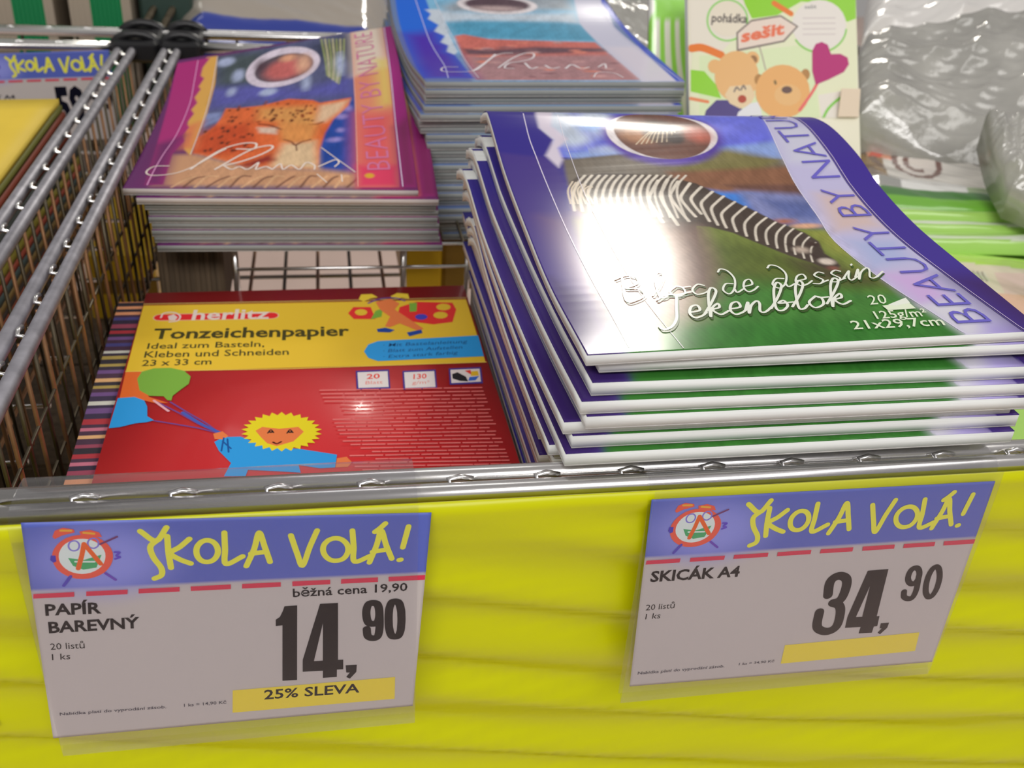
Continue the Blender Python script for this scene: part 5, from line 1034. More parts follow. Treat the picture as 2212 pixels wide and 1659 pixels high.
class MB:
    def __init__(s): s.V=[];s.F=[];s.C=[]
    def add(s,V,F,c=None):
        n=len(s.V); s.V+= [tuple(map(float,v)) for v in V]; s.F+=[tuple(i+n for i in f) for f in F]; s.C+=[c]*len(F); return s
    def box(s,x0,x1,y0,y1,z0,z1,c=None,bev=0):
        b=bev
        if not b:
            V=[(x,y,z) for z in (z0,z1) for x,y in ((x0,y0),(x1,y0),(x1,y1),(x0,y1))]
            return s.add(V,[(3,2,1,0),(4,5,6,7),(0,1,5,4),(1,2,6,5),(2,3,7,6),(3,0,4,7)],c)
        rings=[]
        for z,i in ((z0,b),(z0+b,0),(z1-b,0),(z1,b)):
            rings.append([(x0+b,y0+i,z),(x1-b,y0+i,z),(x1-i,y0+b,z),(x1-i,y1-b,z),(x1-b,y1-i,z),(x0+b,y1-i,z),(x0+i,y1-b,z),(x0+i,y0+b,z)])
        V=[p for r in rings for p in r]; F=[tuple(range(7,-1,-1)),tuple(range(24,32))]
        for k in range(3):
            for i in range(8): j=(i+1)%8; F.append((k*8+i,k*8+j,k*8+8+j,k*8+8+i))
        return s.add(V,F,c)
    def tube(s,P,r,n=8,c=None,closed=False):
        P=np.array(P,float); m=len(P); V=[];F=[]
        T=np.gradient(P,axis=0) if not closed else np.roll(P,-1,0)-np.roll(P,1,0)
        T/=np.linalg.norm(T,axis=1,keepdims=True)
        up=np.array([0,0,1.]) if abs(T[0][2])<.9 else np.array([0,1.,0])
        u=np.cross(T[0],up); u/=np.linalg.norm(u)
        for i in range(m):
            u=u-T[i]*u.dot(T[i]); u/=np.linalg.norm(u); w=np.cross(T[i],u)
            for k in range(n): a=2*math.pi*k/n; V.append(P[i]+r*(u*math.cos(a)+w*math.sin(a)))
        for i in range(m if closed else m-1):
            for k in range(n): a=i*n+k;b=i*n+(k+1)%n;j=((i+1)%m)*n; F.append((a,b,j+(k+1)%n,j+k))
        if not closed: F+= [tuple(range(n-1,-1,-1)),tuple(range((m-1)*n,m*n))]
        return s.add(V,F,c)
    def build(s,name,mat,parent=None,smooth=False,loc=None,kind=None,col=False):
        o=mesh(name,s.V,s.F,mat,parent,fcol=[alb(c) if c else (.5,.5,.5) for c in s.C] if col else None,smooth=smooth,loc=loc)
        if kind: o['kind']=kind
        return o
# ---------------------------------------------------------------- printed art: colour field and thin ink shapes
def seg_dist(X,Y,P):
    d=np.full(X.shape,1e9)
    for (x0,y0),(x1,y1) in zip(P[:-1],P[1:]):
        dx,dy=x1-x0,y1-y0; l=dx*dx+dy*dy+1e-9
        t=np.clip(((X-x0)*dx+(Y-y0)*dy)/l,0,1); d=np.minimum(d,np.hypot(X-x0-t*dx,Y-y0-t*dy))
    return d
def inside(X,Y,P):
    r=np.zeros(X.shape,bool); n=len(P)
    for i in range(n):
        x0,y0=P[i]; x1,y1=P[(i+1)%n]
        if y0==y1: continue
        c=((y0>Y)!=(y1>Y))&(X<(x1-x0)*(Y-y0)/(y1-y0)+x0); r^=c
    return r
def catmull(P,n=6,closed=False):
    P=[tuple(p) for p in P]
    if len(P)<3: return P
    E=[P[-1]]+P+[P[0],P[1]] if closed else [(2*P[0][0]-P[1][0],2*P[0][1]-P[1][1])]+P+[(2*P[-1][0]-P[-2][0],2*P[-1][1]-P[-2][1])]
    out=[]
    for i in range(1,len(E)-2):
        a,b,c,d=[np.array(q) for q in E[i-1:i+3]]
        for t in np.linspace(0,1,n+1)[:-1]: out.append(tuple(.5*((2*b)+(-a+c)*t+(2*a-5*b+4*c-d)*t*t+(-a+3*b-3*c+d)*t**3)))
    if not closed: out.append(P[-1])
    return out
def paint(X,Y,ops,base):
    col=np.empty(X.shape+(3,)); col[:]=alb(base)
    for op in ops:
        k=op[0]; c=np.array(alb(op[1]))
        if k=='p':
            P=op[3]; s=op[2]; xs=[p[0] for p in P]; ys=[p[1] for p in P]
            m=(X>min(xs)-s)&(X<max(xs)+s)&(Y>min(ys)-s)&(Y<max(ys)+s)
            if not m.any(): continue
            x,y=X[m],Y[m]; d=seg_dist(x,y,list(P)+[P[0]]); i=inside(x,y,P); d=np.where(i,d,-d); w=np.clip(d/s*.5+.5,0,1)
        elif k=='s':
            P=catmull(op[4],4); s=op[3]; h=op[2]/2; xs=[p[0] for p in P]; ys=[p[1] for p in P]; e=h+s
            m=(X>min(xs)-e)&(X<max(xs)+e)&(Y>min(ys)-e)&(Y<max(ys)+e)
            if not m.any(): continue
            d=h-seg_dist(X[m],Y[m],P); w=np.clip(d/s*.5+.5,0,1)
        else:
            _,_,s,cx,cy,rx,ry=op; e=s
            m=(abs(X-cx)<rx+e)&(abs(Y-cy)<ry+e)
            if not m.any(): continue
            q=np.hypot((X[m]-cx)/max(rx,.1),(Y[m]-cy)/max(ry,.1)); w=np.clip((1-q)*min(rx,ry)/s*.5+.5,0,1)
        w=w*w*(3-2*w); col[m]=col[m]*(1-w[:,None])+c*w[:,None]
    return col
_T={}
def text_shape(txt,bold):
    """outline mesh of a text in the built-in font: vertices (x, y) with width 0..1 and cap height 1"""
    k=(txt,bold)
    if k in _T: return _T[k]
    cu=bpy.data.curves.new('t','FONT'); cu.body=txt; cu.size=1; cu.offset=bold; cu.resolution_u=2; cu.fill_mode='FRONT'
    ob=bpy.data.objects.new('t',cu); COL.objects.link(ob); dg=bpy.context.evaluated_depsgraph_get(); dg.update()
    me=bpy.data.meshes.new_from_object(ob.evaluated_get(dg)); V=np.array([v.co[:2] for v in me.vertices]); F=[tuple(p.vertices) for p in me.polygons]
    bpy.data.objects.remove(ob); bpy.data.curves.remove(cu); bpy.data.meshes.remove(me)
    x0,x1=V[:,0].min(),V[:,0].max(); V[:,0]=(V[:,0]-x0)/(x1-x0); V[:,1]/=.70
    _T[k]=(V,F); return _T[k]
def ribbon(P,w,closed=False):
    """stroke as a mitred strip that breaks at sharp bends, where a round joint covers the gap; V, F, extra lift"""
    P=[np.array(p,float) for p in P]; Q=[P[0]]
    for p in P[1:]:
        if np.linalg.norm(p-Q[-1])>1e-5: Q.append(p)
    P=Q; m=len(P); ns=m if closed else m-1; V=[];F=[];Z=[]
    if m<2: return [P[0]]*3,[(0,1,2)],[0]*3
    D=[(P[(i+1)%m]-P[i])/np.linalg.norm(P[(i+1)%m]-P[i]) for i in range(ns)]; N=[np.array([-d[1],d[0]]) for d in D]
    def sharp(k): return ((not closed) and k in (0,m-1)) or D[(k-1)%ns].dot(D[k%ns])<.8
    def nm(k,seg):
        if sharp(k): return N[seg]
        n=N[(k-1)%ns]+N[k%ns]; n/=np.linalg.norm(n); return n/max(.6,n.dot(N[seg]))
    run=0
    for i in range(ns):
        j=(i+1)%m; b=len(V); a=nm(i,i)*w/2; c=nm(j,i)*w/2; V+=[P[i]+a,P[i]-a,P[j]-c,P[j]+c]; F.append((b,b+1,b+2,b+3))
        if sharp(i): run+=1
        Z+=[1.2e-6*(run%3)]*4
    for k in range(m):
        if sharp(k): b=len(V); V+=[P[k]+w/2*np.array([math.cos(t),math.sin(t)]) for t in np.linspace(0,2*math.pi,13)[:-1]]; F.append(tuple(range(b,b+12))); Z+=[4e-6+.9e-6*(k%3)]*12
    return V,F,Z
def ink(name,S,ops,mat,parent,sx=1.,sy=1.,lift=.00018,clip=True,flip=1):
    """printed lettering and drawings as ink-thin shapes laid on sheet S; sx, sy turn op coordinates into mm"""
    V=[];F=[];C=[]; lay=0
    for n,op in enumerate(ops):
        h=lift+.0000070*n; zz=0
        if op[0]=='rib':
            P=[(x*sx,y*sy) for x,y in op[3]]; P=catmull(P,5,op[5]) if op[4] else P
            if not op[4] or len(P)<3:
                Q=[P[0]]
                for a,b in zip(P[:-1],P[1:]): Q+=[tuple(np.array(a)+(np.array(b)-np.array(a))*t) for t in ((.25,.5,.75,1.) if S.curved else (1.,))]
                P=Q
            v,f,zz=ribbon(P,op[2],op[5]); zz=np.array(zz)[:,None]
        elif op[0]=='fill':
            rings=[[Vector((x*sx,y*sy,0)) for x,y in r] for r in op[2]]
            v=[(p.x,p.y) for r in rings for p in r]; f=[tuple(t) for t in tessellate_polygon(rings)]
        else:
            tv,f=text_shape(op[2],op[4]); bl,br,tl=[np.array((x*sx,y*sy)) for x,y in op[3]]
            v=[bl+(br-bl)*a+(tl-bl)*b for a,b in tv]
        v=np.array(v,float); u=v[:,0]/S.W; w=v[:,1]/S.H
        if clip: u=np.clip(u,.001,.999); w=np.clip(w,.001,.999)
        p=S.pt(u,w)+S.nrm(np.clip(u,.02,.98),np.clip(w,.02,.98))*(h+zz)*flip
        # keep faces upwards
        n0=len(V); V+=[tuple(q) for q in p]
        for t in f:
            a,b,c=v[t[0]],v[t[1]],v[t[2]]; s=(b[0]-a[0])*(c[1]-a[1])-(b[1]-a[1])*(c[0]-a[0])
            t=tuple(i+n0 for i in t); F.append(t if s*flip>0 else t[::-1]); C.append(alb(op[1]))
    return mesh(name,V,F,mat,parent,fcol=C)
def grid_faces(nx,ny):
    i=np.arange(nx*ny).reshape(ny,nx); return np.stack([i[:-1,:-1],i[:-1,1:],i[1:,1:],i[1:,:-1]],-1).reshape(-1,4)
def slab(S,th,nx,ny,top=0.):
    """closed slab under sheet S between offsets top and top-th; returns V, F"""
    U,Vv=np.meshgrid(np.linspace(0,1,nx),np.linspace(0,1,ny)); P=S.pt(U,Vv).reshape(-1,3)
    A=P+[0,0,top]; B=P+[0,0,top-th]; F=grid_faces(nx,ny); n=nx*ny
    i=np.arange(n).reshape(ny,nx); loop=list(i[0,:])+list(i[1:,-1])+list(i[-1,-2::-1])+list(i[-2:0:-1,0])
    sides=[(a,a+n,b+n,b) for a,b in zip(loop,loop[1:]+loop[:1])]
    return np.vstack([A,B]),np.vstack([F,F[:,::-1]+n,np.array(sides)])
PRINT=.84
def photo_grain(X,Y):
    """mottling of the printed photographs between the plain margins"""
    g=np.zeros(X.shape); r=np.random.RandomState(8)
    for o in range(14):
        f=.12*1.33**o; a=r.uniform(0,6.28); g+=np.sin(f*(X*math.cos(a)+Y*math.sin(a))+3*np.sin(.07*X*math.sin(a*3)+.05*Y+a)+o)*(.5 if o<4 else .35)
    m=np.clip((X-36)/8,0,1)*np.clip((166-X)/6,0,1); return 1+.10*m*np.clip(g,-2,2)/1.4
def sketch_pad(L,R,th,ops,base,label,group,nx=120,ny=24,deco=None,page='page_white',vs=None,W=None,H=None):
    S=Sheet(L,R); S.curved=True
    c=(S.L[0]+S.R[0]+S.L[-1]+S.R[-1])/4; loc=(c[0],c[1],min(S.L[:,2].min(),S.R[:,2].min())-th)
    root=thing('sketch_pad',label,'sketch pad',loc,group)
    ct=.00035
    u=np.linspace(0,1,nx); v=np.linspace(0,1,ny) if vs is None else vs
    U,V=np.meshgrid(u,v); P=S.pt(U,V).reshape(-1,3); X_=U*(W or S.W); Y_=V*(H or S.H); col=paint(X_,Y_,ops,base)*PRINT
    if ops and nx>60: col=col*photo_grain(X_,Y_)[...,None]
    col=col.reshape(-1,3)
    n=len(P); F=grid_faces(nx,len(v)); i=np.arange(n).reshape(len(v),nx)
    loop=list(i[0,:])+list(i[1:,-1])+list(i[-1,-2::-1])+list(i[-2:0:-1,0]); low=P[loop]-[0,0,ct]; m=len(loop)
    sides=np.array([(loop[k],n+k,n+(k+1)%m,loop[(k+1)%m]) for k in range(m)])
    mesh('cover',np.vstack([P,low]),np.vstack([F,sides]),M_COVER,root,vcol=np.vstack([col,col[loop]]),smooth=False if ny<30 else True)
    V2,F2=slab(S,th-ct-.0006,8,24,-ct); mesh('page_block',V2,F2,MATS[page],root)
    V3,F3=slab(S,.0006,8,24,-(th-.0006)); mesh('back_board',V3,F3,M_BOARD,root)
    if deco: ink('cover_lettering',S,deco,M_INK,root)
    return root,S
ORD=['','second','third','fourth','fifth','sixth','seventh','eighth','ninth','tenth','eleventh','twelfth','thirteenth','fourteenth','fifteenth','sixteenth','seventeenth','eighteenth','nineteenth','twentieth','twenty-first','twenty-second','twenty-third','twenty-fourth']
# ---------------------------------------------------------------- materials
M_COVER=principled('glossy_printed_cover',.5,attr=True,coat=.32,spec=.0)
M_INK=principled('printing_ink',.5,attr=True,coat=.32,spec=.0)
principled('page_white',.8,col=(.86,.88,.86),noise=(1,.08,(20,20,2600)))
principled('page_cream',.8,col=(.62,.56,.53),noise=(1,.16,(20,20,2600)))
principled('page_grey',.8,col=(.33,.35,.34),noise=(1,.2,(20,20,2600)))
M_BOARD=principled('grey_backing_board',.85,col=(.60,.59,.57),noise=(300,.2))
M_CHROME=principled('chrome_wire',.24,1.,col=(.84,.83,.82))
M_ZINC=principled('dull_zinc_wire',.55,.85,col=(.42,.41,.45),noise=(90,.3))
M_REFLWIRE=principled('copper_reflection_wire',.45,.8,col=(.46,.25,.13),noise=(60,.4))  # zinc wire; the reddish reflection on it is put into the base colour
M_DWIRE=principled('dark_zinc_wire',.4,1.,col=(.20,.17,.12),noise=(60,.4))
M_YEL=principled('yellow_plastic_sheet',.30,col=(.64,.66,.001),spec=.3,bump=(9,.3,.004,(1,1,3)),noise=(4,.06,(1,1,5)))
M_CARD=principled('printed_card',.55,attr=True,coat=.1)
M_CARDINK=principled('card_ink',.7,attr=True,coat=.0,spec=.05)
M_BLACK=principled('black_plastic',.35,col=(.012,.012,.014))
M_PAPER=principled('coloured_paper',.75,attr=True)
M_FLATPRINT=principled('matt_printed_cover',.5,attr=True,coat=.25)
M_FILM=clear_film('clear_holder_plastic',.018,rough=.10,haze=.003)
M_FLOOR=principled('pink_tiled_floor',.35,col=(.80,.60,.52),noise=(6,.12))
M_BROWN=principled('brown_cardboard',.8,col=(.16,.11,.065),noise=(1,.5,(160,160,3)))
M_GRP=principled('green_grey_pleated_pack',.6,attr=True)
# ---------------------------------------------------------------- shop floor
mb=MB()
fl=mesh('floor',[(-3,-1,-.78),(4,-1,-.78),(4,6,-.78),(-3,6,-.78),(-3,-1,-.80),(4,-1,-.80),(4,6,-.80),(-3,6,-.80)],[(0,1,2,3),(7,6,5,4),(0,4,5,1),(1,5,6,2),(2,6,7,3),(3,7,4,0)],M_FLOOR); fl['kind']='structure'
# ---------------------------------------------------------------- wire baskets
ZR=.0722; ZF=-.056
def zig(mb,a,b,off,step,r,h=.0015):
    """short hairpin wires tying the two rods of a rim: one bent nub every step"""
    a=np.array(a);b=np.array(b);off=np.array(off);L=np.linalg.norm(b-a);d=(b-a)/L
    return [(a+d*s,d,off) for s in np.arange(step*.5,L,step)]
def rim(root,a,b,off,mat,r=.003,step=.038,name='rim_rod',start=None,nubmat=None):
    a=np.array(a,float);b=np.array(b,float);off=np.array(off,float)
    for q in (0,1):
        m=MB(); m.tube([a+off*q,(a+b)/2+off*q,b+off*q],r,12); m.build(name,mat,root,smooth=True)
    L=np.linalg.norm(b-a);d=(b-a)/L; s=step*.5 if start is None else start
    base=None
    while s<L:
        p=a+d*s
        if base is None:
            m=MB(); o=off
            m.tube([p+o*.0+[0,0,-.003],p+o*.2-d*.004+[0,0,.0012],p+o*.5-d*.005+[0,0,.0030],p+o*.55+[0,0,.0038],p+o*.5+d*.005+[0,0,.0030],p+o*.9+d*.004+[0,0,-.002]],.0013,6)
            base=m.build('rim_nub',nubmat or M_CHROME,root,smooth=True); p0=p; first=base
        else:
            c=base.copy(); COL.objects.link(c); c.parent=root; c.location=Vector(p-p0)
        s+=step
def wires(root,name,P0,P1,step,n,r,mats,seg=6):
    """n parallel wires from P0 to P1, stepped by vector step; each a part, mesh data shared per material"""
    P0=np.array(P0,float);P1=np.array(P1,float);step=np.array(step,float); proto={}
    for i in range(n):
        k=i%len(mats)
        if k not in proto:
            m=MB(); m.tube([P0+step*i,(P0+P1)/2+step*i,P1+step*i],r,seg); proto[k]=(m.build(name,mats[k],root,smooth=True),i)
        else:
            b,j=proto[k]; c=b.copy(); COL.objects.link(c); c.parent=root; c.location=Vector(step*(i-j))
main=thing('wire_basket','large chrome wire bin holding the sketch pads, in the middle','wire bin',(.3,.75,ZF))
rim(main,(-.150,.3445,ZR),(.62,.3445,ZR-.003),(0,.0115,0),M_CHROME,.0046,.038,'front_rim_rod',start=.014)
rim(main,(-.1500,.360,ZR),(-.1400,1.125,ZR),(-.0125,0,0),M_ZINC,.0042,.038,'side_rim_rod',start=.022)
rim(main,(-.135,1.125,ZR+.001),(.72,1.125,ZR),(0,.010,0),M_CHROME,.0042,.038,'back_rim_rod')
wires(main,'side_wire',(-.1565,.375,ZR-.002),(-.1535,.375,ZF),(.0003,.0194,0),38,.0013,[M_REFLWIRE,M_DWIRE])
wires(main,'side_wire',(-.155,.352,.02),(-.146,1.12,.02),(0,0,-.036),3,.0011,[M_DWIRE])
wires(main,'floor_wire',(-.152,.3675,ZF),(-.146,1.12,ZF),(.0285,0,0),27,.0016,[M_DWIRE,M_REFLWIRE])
wires(main,'floor_cross_wire',(-.154,.37,ZF-.003),(.62,.37,ZF-.003),(0,.068,0),12,.0017,[M_CHROME])
wires(main,'front_wire',(-.14,.3530,ZR-.002),(-.14,.3690,ZF),(.038,0,0),20,.0014,[M_DWIRE])
wires(main,'back_wire',(-.13,1.13,ZR-.002),(-.13,1.13,ZF),(.038,0,0),22,.0014,[M_DWIRE,M_REFLWIRE])
left=thing('wire_basket','chrome wire bin at the left with yellow paper pads','wire bin',(-.36,.75,ZF))
rim(left,(-.60,.3445,ZR+.002),(-.1605,.3445,ZR),(0,.0115,0),M_CHROME,.0046,.038,'front_rim_rod')
rim(left,(-.1900,.360,ZR),(-.1840,1.125,ZR),(-.0135,0,0),M_ZINC,.0042,.038,'side_rim_rod',start=.01)
rim(left,(-.58,1.125,ZR+.001),(-.19,1.125,ZR),(0,.010,0),M_CHROME,.0042,.038,'back_rim_rod')
wires(left,'side_wire',(-.197,.375,ZR-.002),(-.193,.375,ZF),(.0003,.0194,0),38,.0013,[M_DWIRE,M_REFLWIRE])
wires(left,'front_wire',(-.58,.3530,ZR-.002),(-.58,.3690,ZF),(.038,0,0),11,.0014,[M_DWIRE])
wires(left,'floor_wire',(-.58,.3675,ZF),(-.58,1.12,ZF),(.0285,0,0),14,.0016,[M_DWIRE,M_REFLWIRE])
wires(left,'floor_cross_wire',(-.60,.37,ZF-.003),(-.19,.37,ZF-.003),(0,.068,0),12,.0017,[M_CHROME])
rear=thing('wire_basket','chrome wire bin at the back, behind the black clips','wire bin',(.0,1.45,ZF))
rim(rear,(-.60,1.178,ZR+.003),(.95,1.178,ZR+.002),(0,.010,0),M_CHROME,.0045,.038,'front_rim_rod')
wires(rear,'floor_wire',(-.58,1.19,ZF),(-.58,1.75,ZF),(.055,0,0),26,.0018,[M_DWIRE])
wires(rear,'floor_cross_wire',(-.60,1.19,ZF-.0034),(.95,1.19,ZF-.0034),(0,.1,0),6,.0018,[M_CHROME])
wires(rear,'front_wire',(-.58,1.183,ZR-.001),(-.58,1.183,ZF),(.055,0,0),26,.0016,[M_DWIRE])
mb=MB()
mb.tube([(-.185,1.185,.075),(-.172,1.45,.10),(-.165,1.75,.12)],.004,8); mb.tube([(-.165,1.185,.075),(-.150,1.45,.10),(-.143,1.75,.12)],.004,8)
mb.build('side_rim_rod',M_DWIRE,rear,smooth=True)
for j,(x0,x1,y0,y1,zt,c) in enumerate(((-.62,-.30,.42,.74,-.17,(96,66,36)),(-.29,-.02,.42,.64,-.15,(110,74,40)),(-.01,.30,.42,.60,-.16,(90,64,40)),(-.62,-.20,.76,1.1,-.19,(60,44,30)))):
    r=thing('carton','brown carton under the wire bins, '+['at the far left','below the gap beside the red pad','below the red pad','under the back of the left bin'][j],'carton',((x0+x1)/2,(y0+y1)/2,-.78),'brown cartons under the bins')
    m=MB(); m.box(x0,x1,y0,y1,-.779,zt-.001,bev=.003); m.build('body',M_BROWN,r)
    for e in (0,1):
        m=MB(); ym=(y0+y1)/2; m.box(x0+.001,x1-.001,(y0 if e==0 else ym+.002),(ym-.002 if e==0 else y1),zt-.001,zt+.001); m.build('flap',M_BROWN,r)
r=thing('dark_crate','dark crate on the shop floor seen through the side wires','crate',(-1.1,2.7,-.78))
m=MB(); m.box(-1.7,-.60,2.0,3.4,-.779,-.40,bev=.01); m.build('body',principled('dark_crate_plastic',.6,col=(.045,.035,.022)),r)
# black clips that tie the bins together
def clip(x0,x1,label,ring):
    c=thing('rail_clip',label,'plastic clip',((x0+x1)/2,1.15,ZR-.012),'black clips joining the bins')
    m=MB(); m.box(x0,x1,1.112,1.198,ZR-.012,ZR+.0085,bev=.003); m.build('clip_body',M_BLACK,c)
    for y in (1.13,1.183):
        m=MB(); P=[((x0+x1)/2+(x1-x0)*.52*math.cos(a),y+.006*math.sin(a)*0,ZR+.001+.0125*math.sin(a)) for a in np.linspace(0,2*math.pi,17)[:-1]]
        P=[(a,y,b) for a,_,b in P]; m.tube(P,.0042,8,closed=True); m.build('clip_collar',M_BLACK,c,smooth=True)
clip(-.204,-.160,'black plastic clip on the back rail, left of the pair',0)
clip(-.156,-.118,'black plastic clip on the back rail beside the pink pad, right of the pair',0)
# ---------------------------------------------------------------- yellow front sheet
nx,ny=150,50; X=np.linspace(-.55,.70,nx); T=np.linspace(0,1,ny); XX,TT=np.meshgrid(X,T)
z=.0735-TT*.34-(XX*.004); rip=1-np.exp(-TT*7)
yy=.3385-.0006-.0035*np.exp(-((TT-.012)/.02)**2)+.003*rip+.022*np.clip((TT-.07)/.42,0,1.4)+rip*(.0042*np.sin(150*(z+.20*XX)+1.1*np.sin(7*XX))+.0012*np.sin(255*(z+.30*XX)+2+.9*np.sin(11*XX))+.0006*np.sin(XX*60+30*z)*TT)
front=np.stack([XX,yy,z],-1).reshape(-1,3); back=front+[0,.0012,0]; F=grid_faces(nx,ny); n=nx*ny
i=np.arange(n).reshape(ny,nx); loop=list(i[0,:])+list(i[1:,-1])+list(i[-1,-2::-1])+list(i[-2:0:-1,0])
tag(mesh('front_sheet',np.vstack([front,back]),np.vstack([F[:,::-1],F+n,np.array([(a,b,b+n,a+n) for a,b in zip(loop,loop[1:]+loop[:1])])]),M_YEL,smooth=True,loc=(.1,.34,-.1)),'bright yellow plastic sheet hanging along the front of the wire bin','plastic sheet')
# ---------------------------------------------------------------- price cards in clear holders
def price_card(q,head,price,label,y,grp):
    tl,tr,br,bl=q; S=Sheet([bl,tl],[br,tr]); S.curved=False
    c=np.mean(q,axis=0); root=thing('price_card',label,'price card',(c[0],c[1],min(bl[2],br[2])),grp)
    U,V=np.meshgrid(np.linspace(0,1,90),np.linspace(0,1,70)); P=S.pt(U,V)
    ops=[('e',(120,124,186),12,26,100,16,12)]
    w=.1/160
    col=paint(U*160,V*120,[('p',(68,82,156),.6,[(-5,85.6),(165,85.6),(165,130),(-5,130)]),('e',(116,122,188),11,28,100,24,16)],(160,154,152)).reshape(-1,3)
    # band boundary follows the printed dashes, white paper under it
    P=P.reshape(-1,3); n=len(P); F=grid_faces(90,70)
    i=np.arange(n).reshape(70,90); loop=list(i[0,:])+list(i[1:,-1])+list(i[-1,-2::-1])+list(i[-2:0:-1,0])
    B=P+[0,.0004,0]
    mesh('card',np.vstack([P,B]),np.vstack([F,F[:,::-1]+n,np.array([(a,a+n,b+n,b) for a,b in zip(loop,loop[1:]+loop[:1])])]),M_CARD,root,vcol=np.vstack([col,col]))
    k1,k2=S.W,S.H
    ink('heading_print',S,head,M_CARDINK,root,k1,k2,lift=.00012); ink('price_print',S,price,M_CARDINK,root,k1,k2,lift=.00012)
    return root
g='price cards with blue heading'
price_card(CARD1,ART_CARD_HEAD,ART_CARD1_D,'white price card with blue heading reading 14,90 and 25% SLEVA',0,g)
price_card(CARD2,ART_CARD_HEAD,ART_CARD2_D,'white price card with blue heading reading SKICÁK A4 and 34,90',0,g)
N=(12,12,24)
c59=[('text',N,'59',[(.56,.20),(.775,.20),(.56,.60)],.05),('text',N,'50',[(.82,.36),(.975,.36),(.82,.60)],.035),('fill',N,[[(.79,.20),(.815,.20),(.815,.24),(.795,.13),(.785,.14)]]),('text',N,'SEŠIT A4',[(.04,.5),(.28,.5),(.04,.545)],.02)]
price_card(CARD3,ART_CARD_HEAD,c59,'blurred price card reading 59,50 hanging from the back rail above the yellow pads',0,g)
def holder(x0,x1,xf,lab,prof,pocket):
    root=thing('card_holder',lab,'card holder',((x0+x1)/2,.335,-.055),'clear plastic card holders')
    def strip(name,x0,x1,P,th=.0003,skew=0):
        P=[tuple(p) for p in P]; Q=catmull(P,3); V=[];F=[]; n=len(Q)
        D=np.gradient(np.array(Q),axis=0); D/=np.linalg.norm(D,axis=1,keepdims=True)
        for k,(y,z) in enumerate(Q):
            ny,nz=-D[k][1]*th,D[k][0]*th; t=max(0,(.06-z))/.11*skew
            V+= [(x0+t,y,z),(x1+t,y,z),(x1+t,y+ny,z+nz),(x0+t,y+ny,z+nz)]
        for k in range(n-1):
            a=4*k
            for e in range(4): F.append((a+e,a+(e+1)%4,a+4+(e+1)%4,a+4+e))
        F+= [(3,2,1,0),(4*n-4,4*n-3,4*n-2,4*n-1)]
        mesh(name,V,F,M_FILM,root,smooth=False)
    strip('hook_flap',x0,x1,prof); strip('pocket_front',x0+.001,xf,pocket)
    return root
prof=[(.3655,.0755),(.362,.0772),(.3515,.0785),(.3425,.0785),(.3375,.0765),(.3358,.070),(.3349,.050),(.3346,-.0495)]
pocket=[(.3348,-.0498),(.3336,-.0510),(.3322,-.0498),(.3318,0.),(.3318,.058),(.3322,.0755)]
holder(-.1235,.0345,.0345,'clear plastic pocket over the rail around the 25% SLEVA card',prof,pocket)
holder(.1345,.3015,.3015,'clear plastic pocket over the rail around the SKICÁK A4 card',prof,pocket)
# ---------------------------------------------------------------- zebra sketch pads: upper group
MGz=(52,44,120)
WH3=np.concatenate([np.linspace(0,.12,16),np.linspace(.16,1,12)])
zt=[('text',(88,82,160),'BEAUTY BY NATURE',[(191,9),(191,281),(172.5,9)],-.012)]
Zs=Sheet(ZEBRA_L,ZEBRA_R); ZW,ZH=Zs.W,Zs.H
GZ='zebra sketch pads stacked behind the right price card'
zl=list(ZEBRA_L); zr=list(ZEBRA_R); zl[0]=(.1035,.348,.1347)
sketch_pad(zl,zr,.0052,ART_ZEBRA,(52,44,120),'violet sketch pad with grazing zebra cover, on top of the right pile',GZ,nx=380,ny=520,deco=ART_ZEBRA_D+zt)
def zprof(P,fx,fy,d0,bx,d1,side):
    """profile of a pad lying under the top pad: shifted by d0 at the front and d1 at the back"""
    ys=[p[1] for p in P]; zs=[p[2] for p in P]; out=[]
    y0=fy; y1=min(fy+.288,.638)
    for t in (0,.18,.36,.54,.7,.84,.93,1):
        y=y0+(y1-y0)*t; zz=np.interp(y,ys,zs); zz=zz-d0*(1-t)-d1*t
        out.append((fx+(bx-fx)*t,y,zz))
    return out
up=[ # fx, fy, d0, bx, d1, right shift, thickness
 (.1106,.3520,.0054,.1050,.0065,.000,.0056),(.1071,.3480,.0131,.0985,.0150,.003,.0066),(.1024,.3447,.0200,.0925,.0225,.004,.0065),(.1051,.3437,.0268,.0940,.0295,.003,.0066),
 (.0975,.3506,.0336,.0875,.0365,.004,.0064),(.1016,.3496,.0402,.0920,.0435,.006,.0066),(.0984,.3462,.0470,.0915,.0510,.009,.0066),
 (.0955,.3640,.0540,.0950,.0700,.012,.0060),(.1000,.3700,.0602,.0960,.0770,.004,.0058),(.1000,.3720,.0662,.0970,.0840,.004,.0058)]
for k,(fx,fy,d0,bx,d1,sh,th) in enumerate(up):
    Lp=zprof(zl,fx,fy,d0,bx,d1,0); Rp=zprof(zr,fx+.2115+sh*.3,fy+.001,d0+(.0004 if k<1 else .0022),bx+.2115,d1,1)
    
    sketch_pad(Lp,Rp,th,ART_ZEBRA,(52,44,120),'zebra sketch pad with violet and green slivers showing, %s from top of pile'%ORD[k+1],GZ,nx=190,vs=WH3,ny=28,W=ZW,H=ZH)
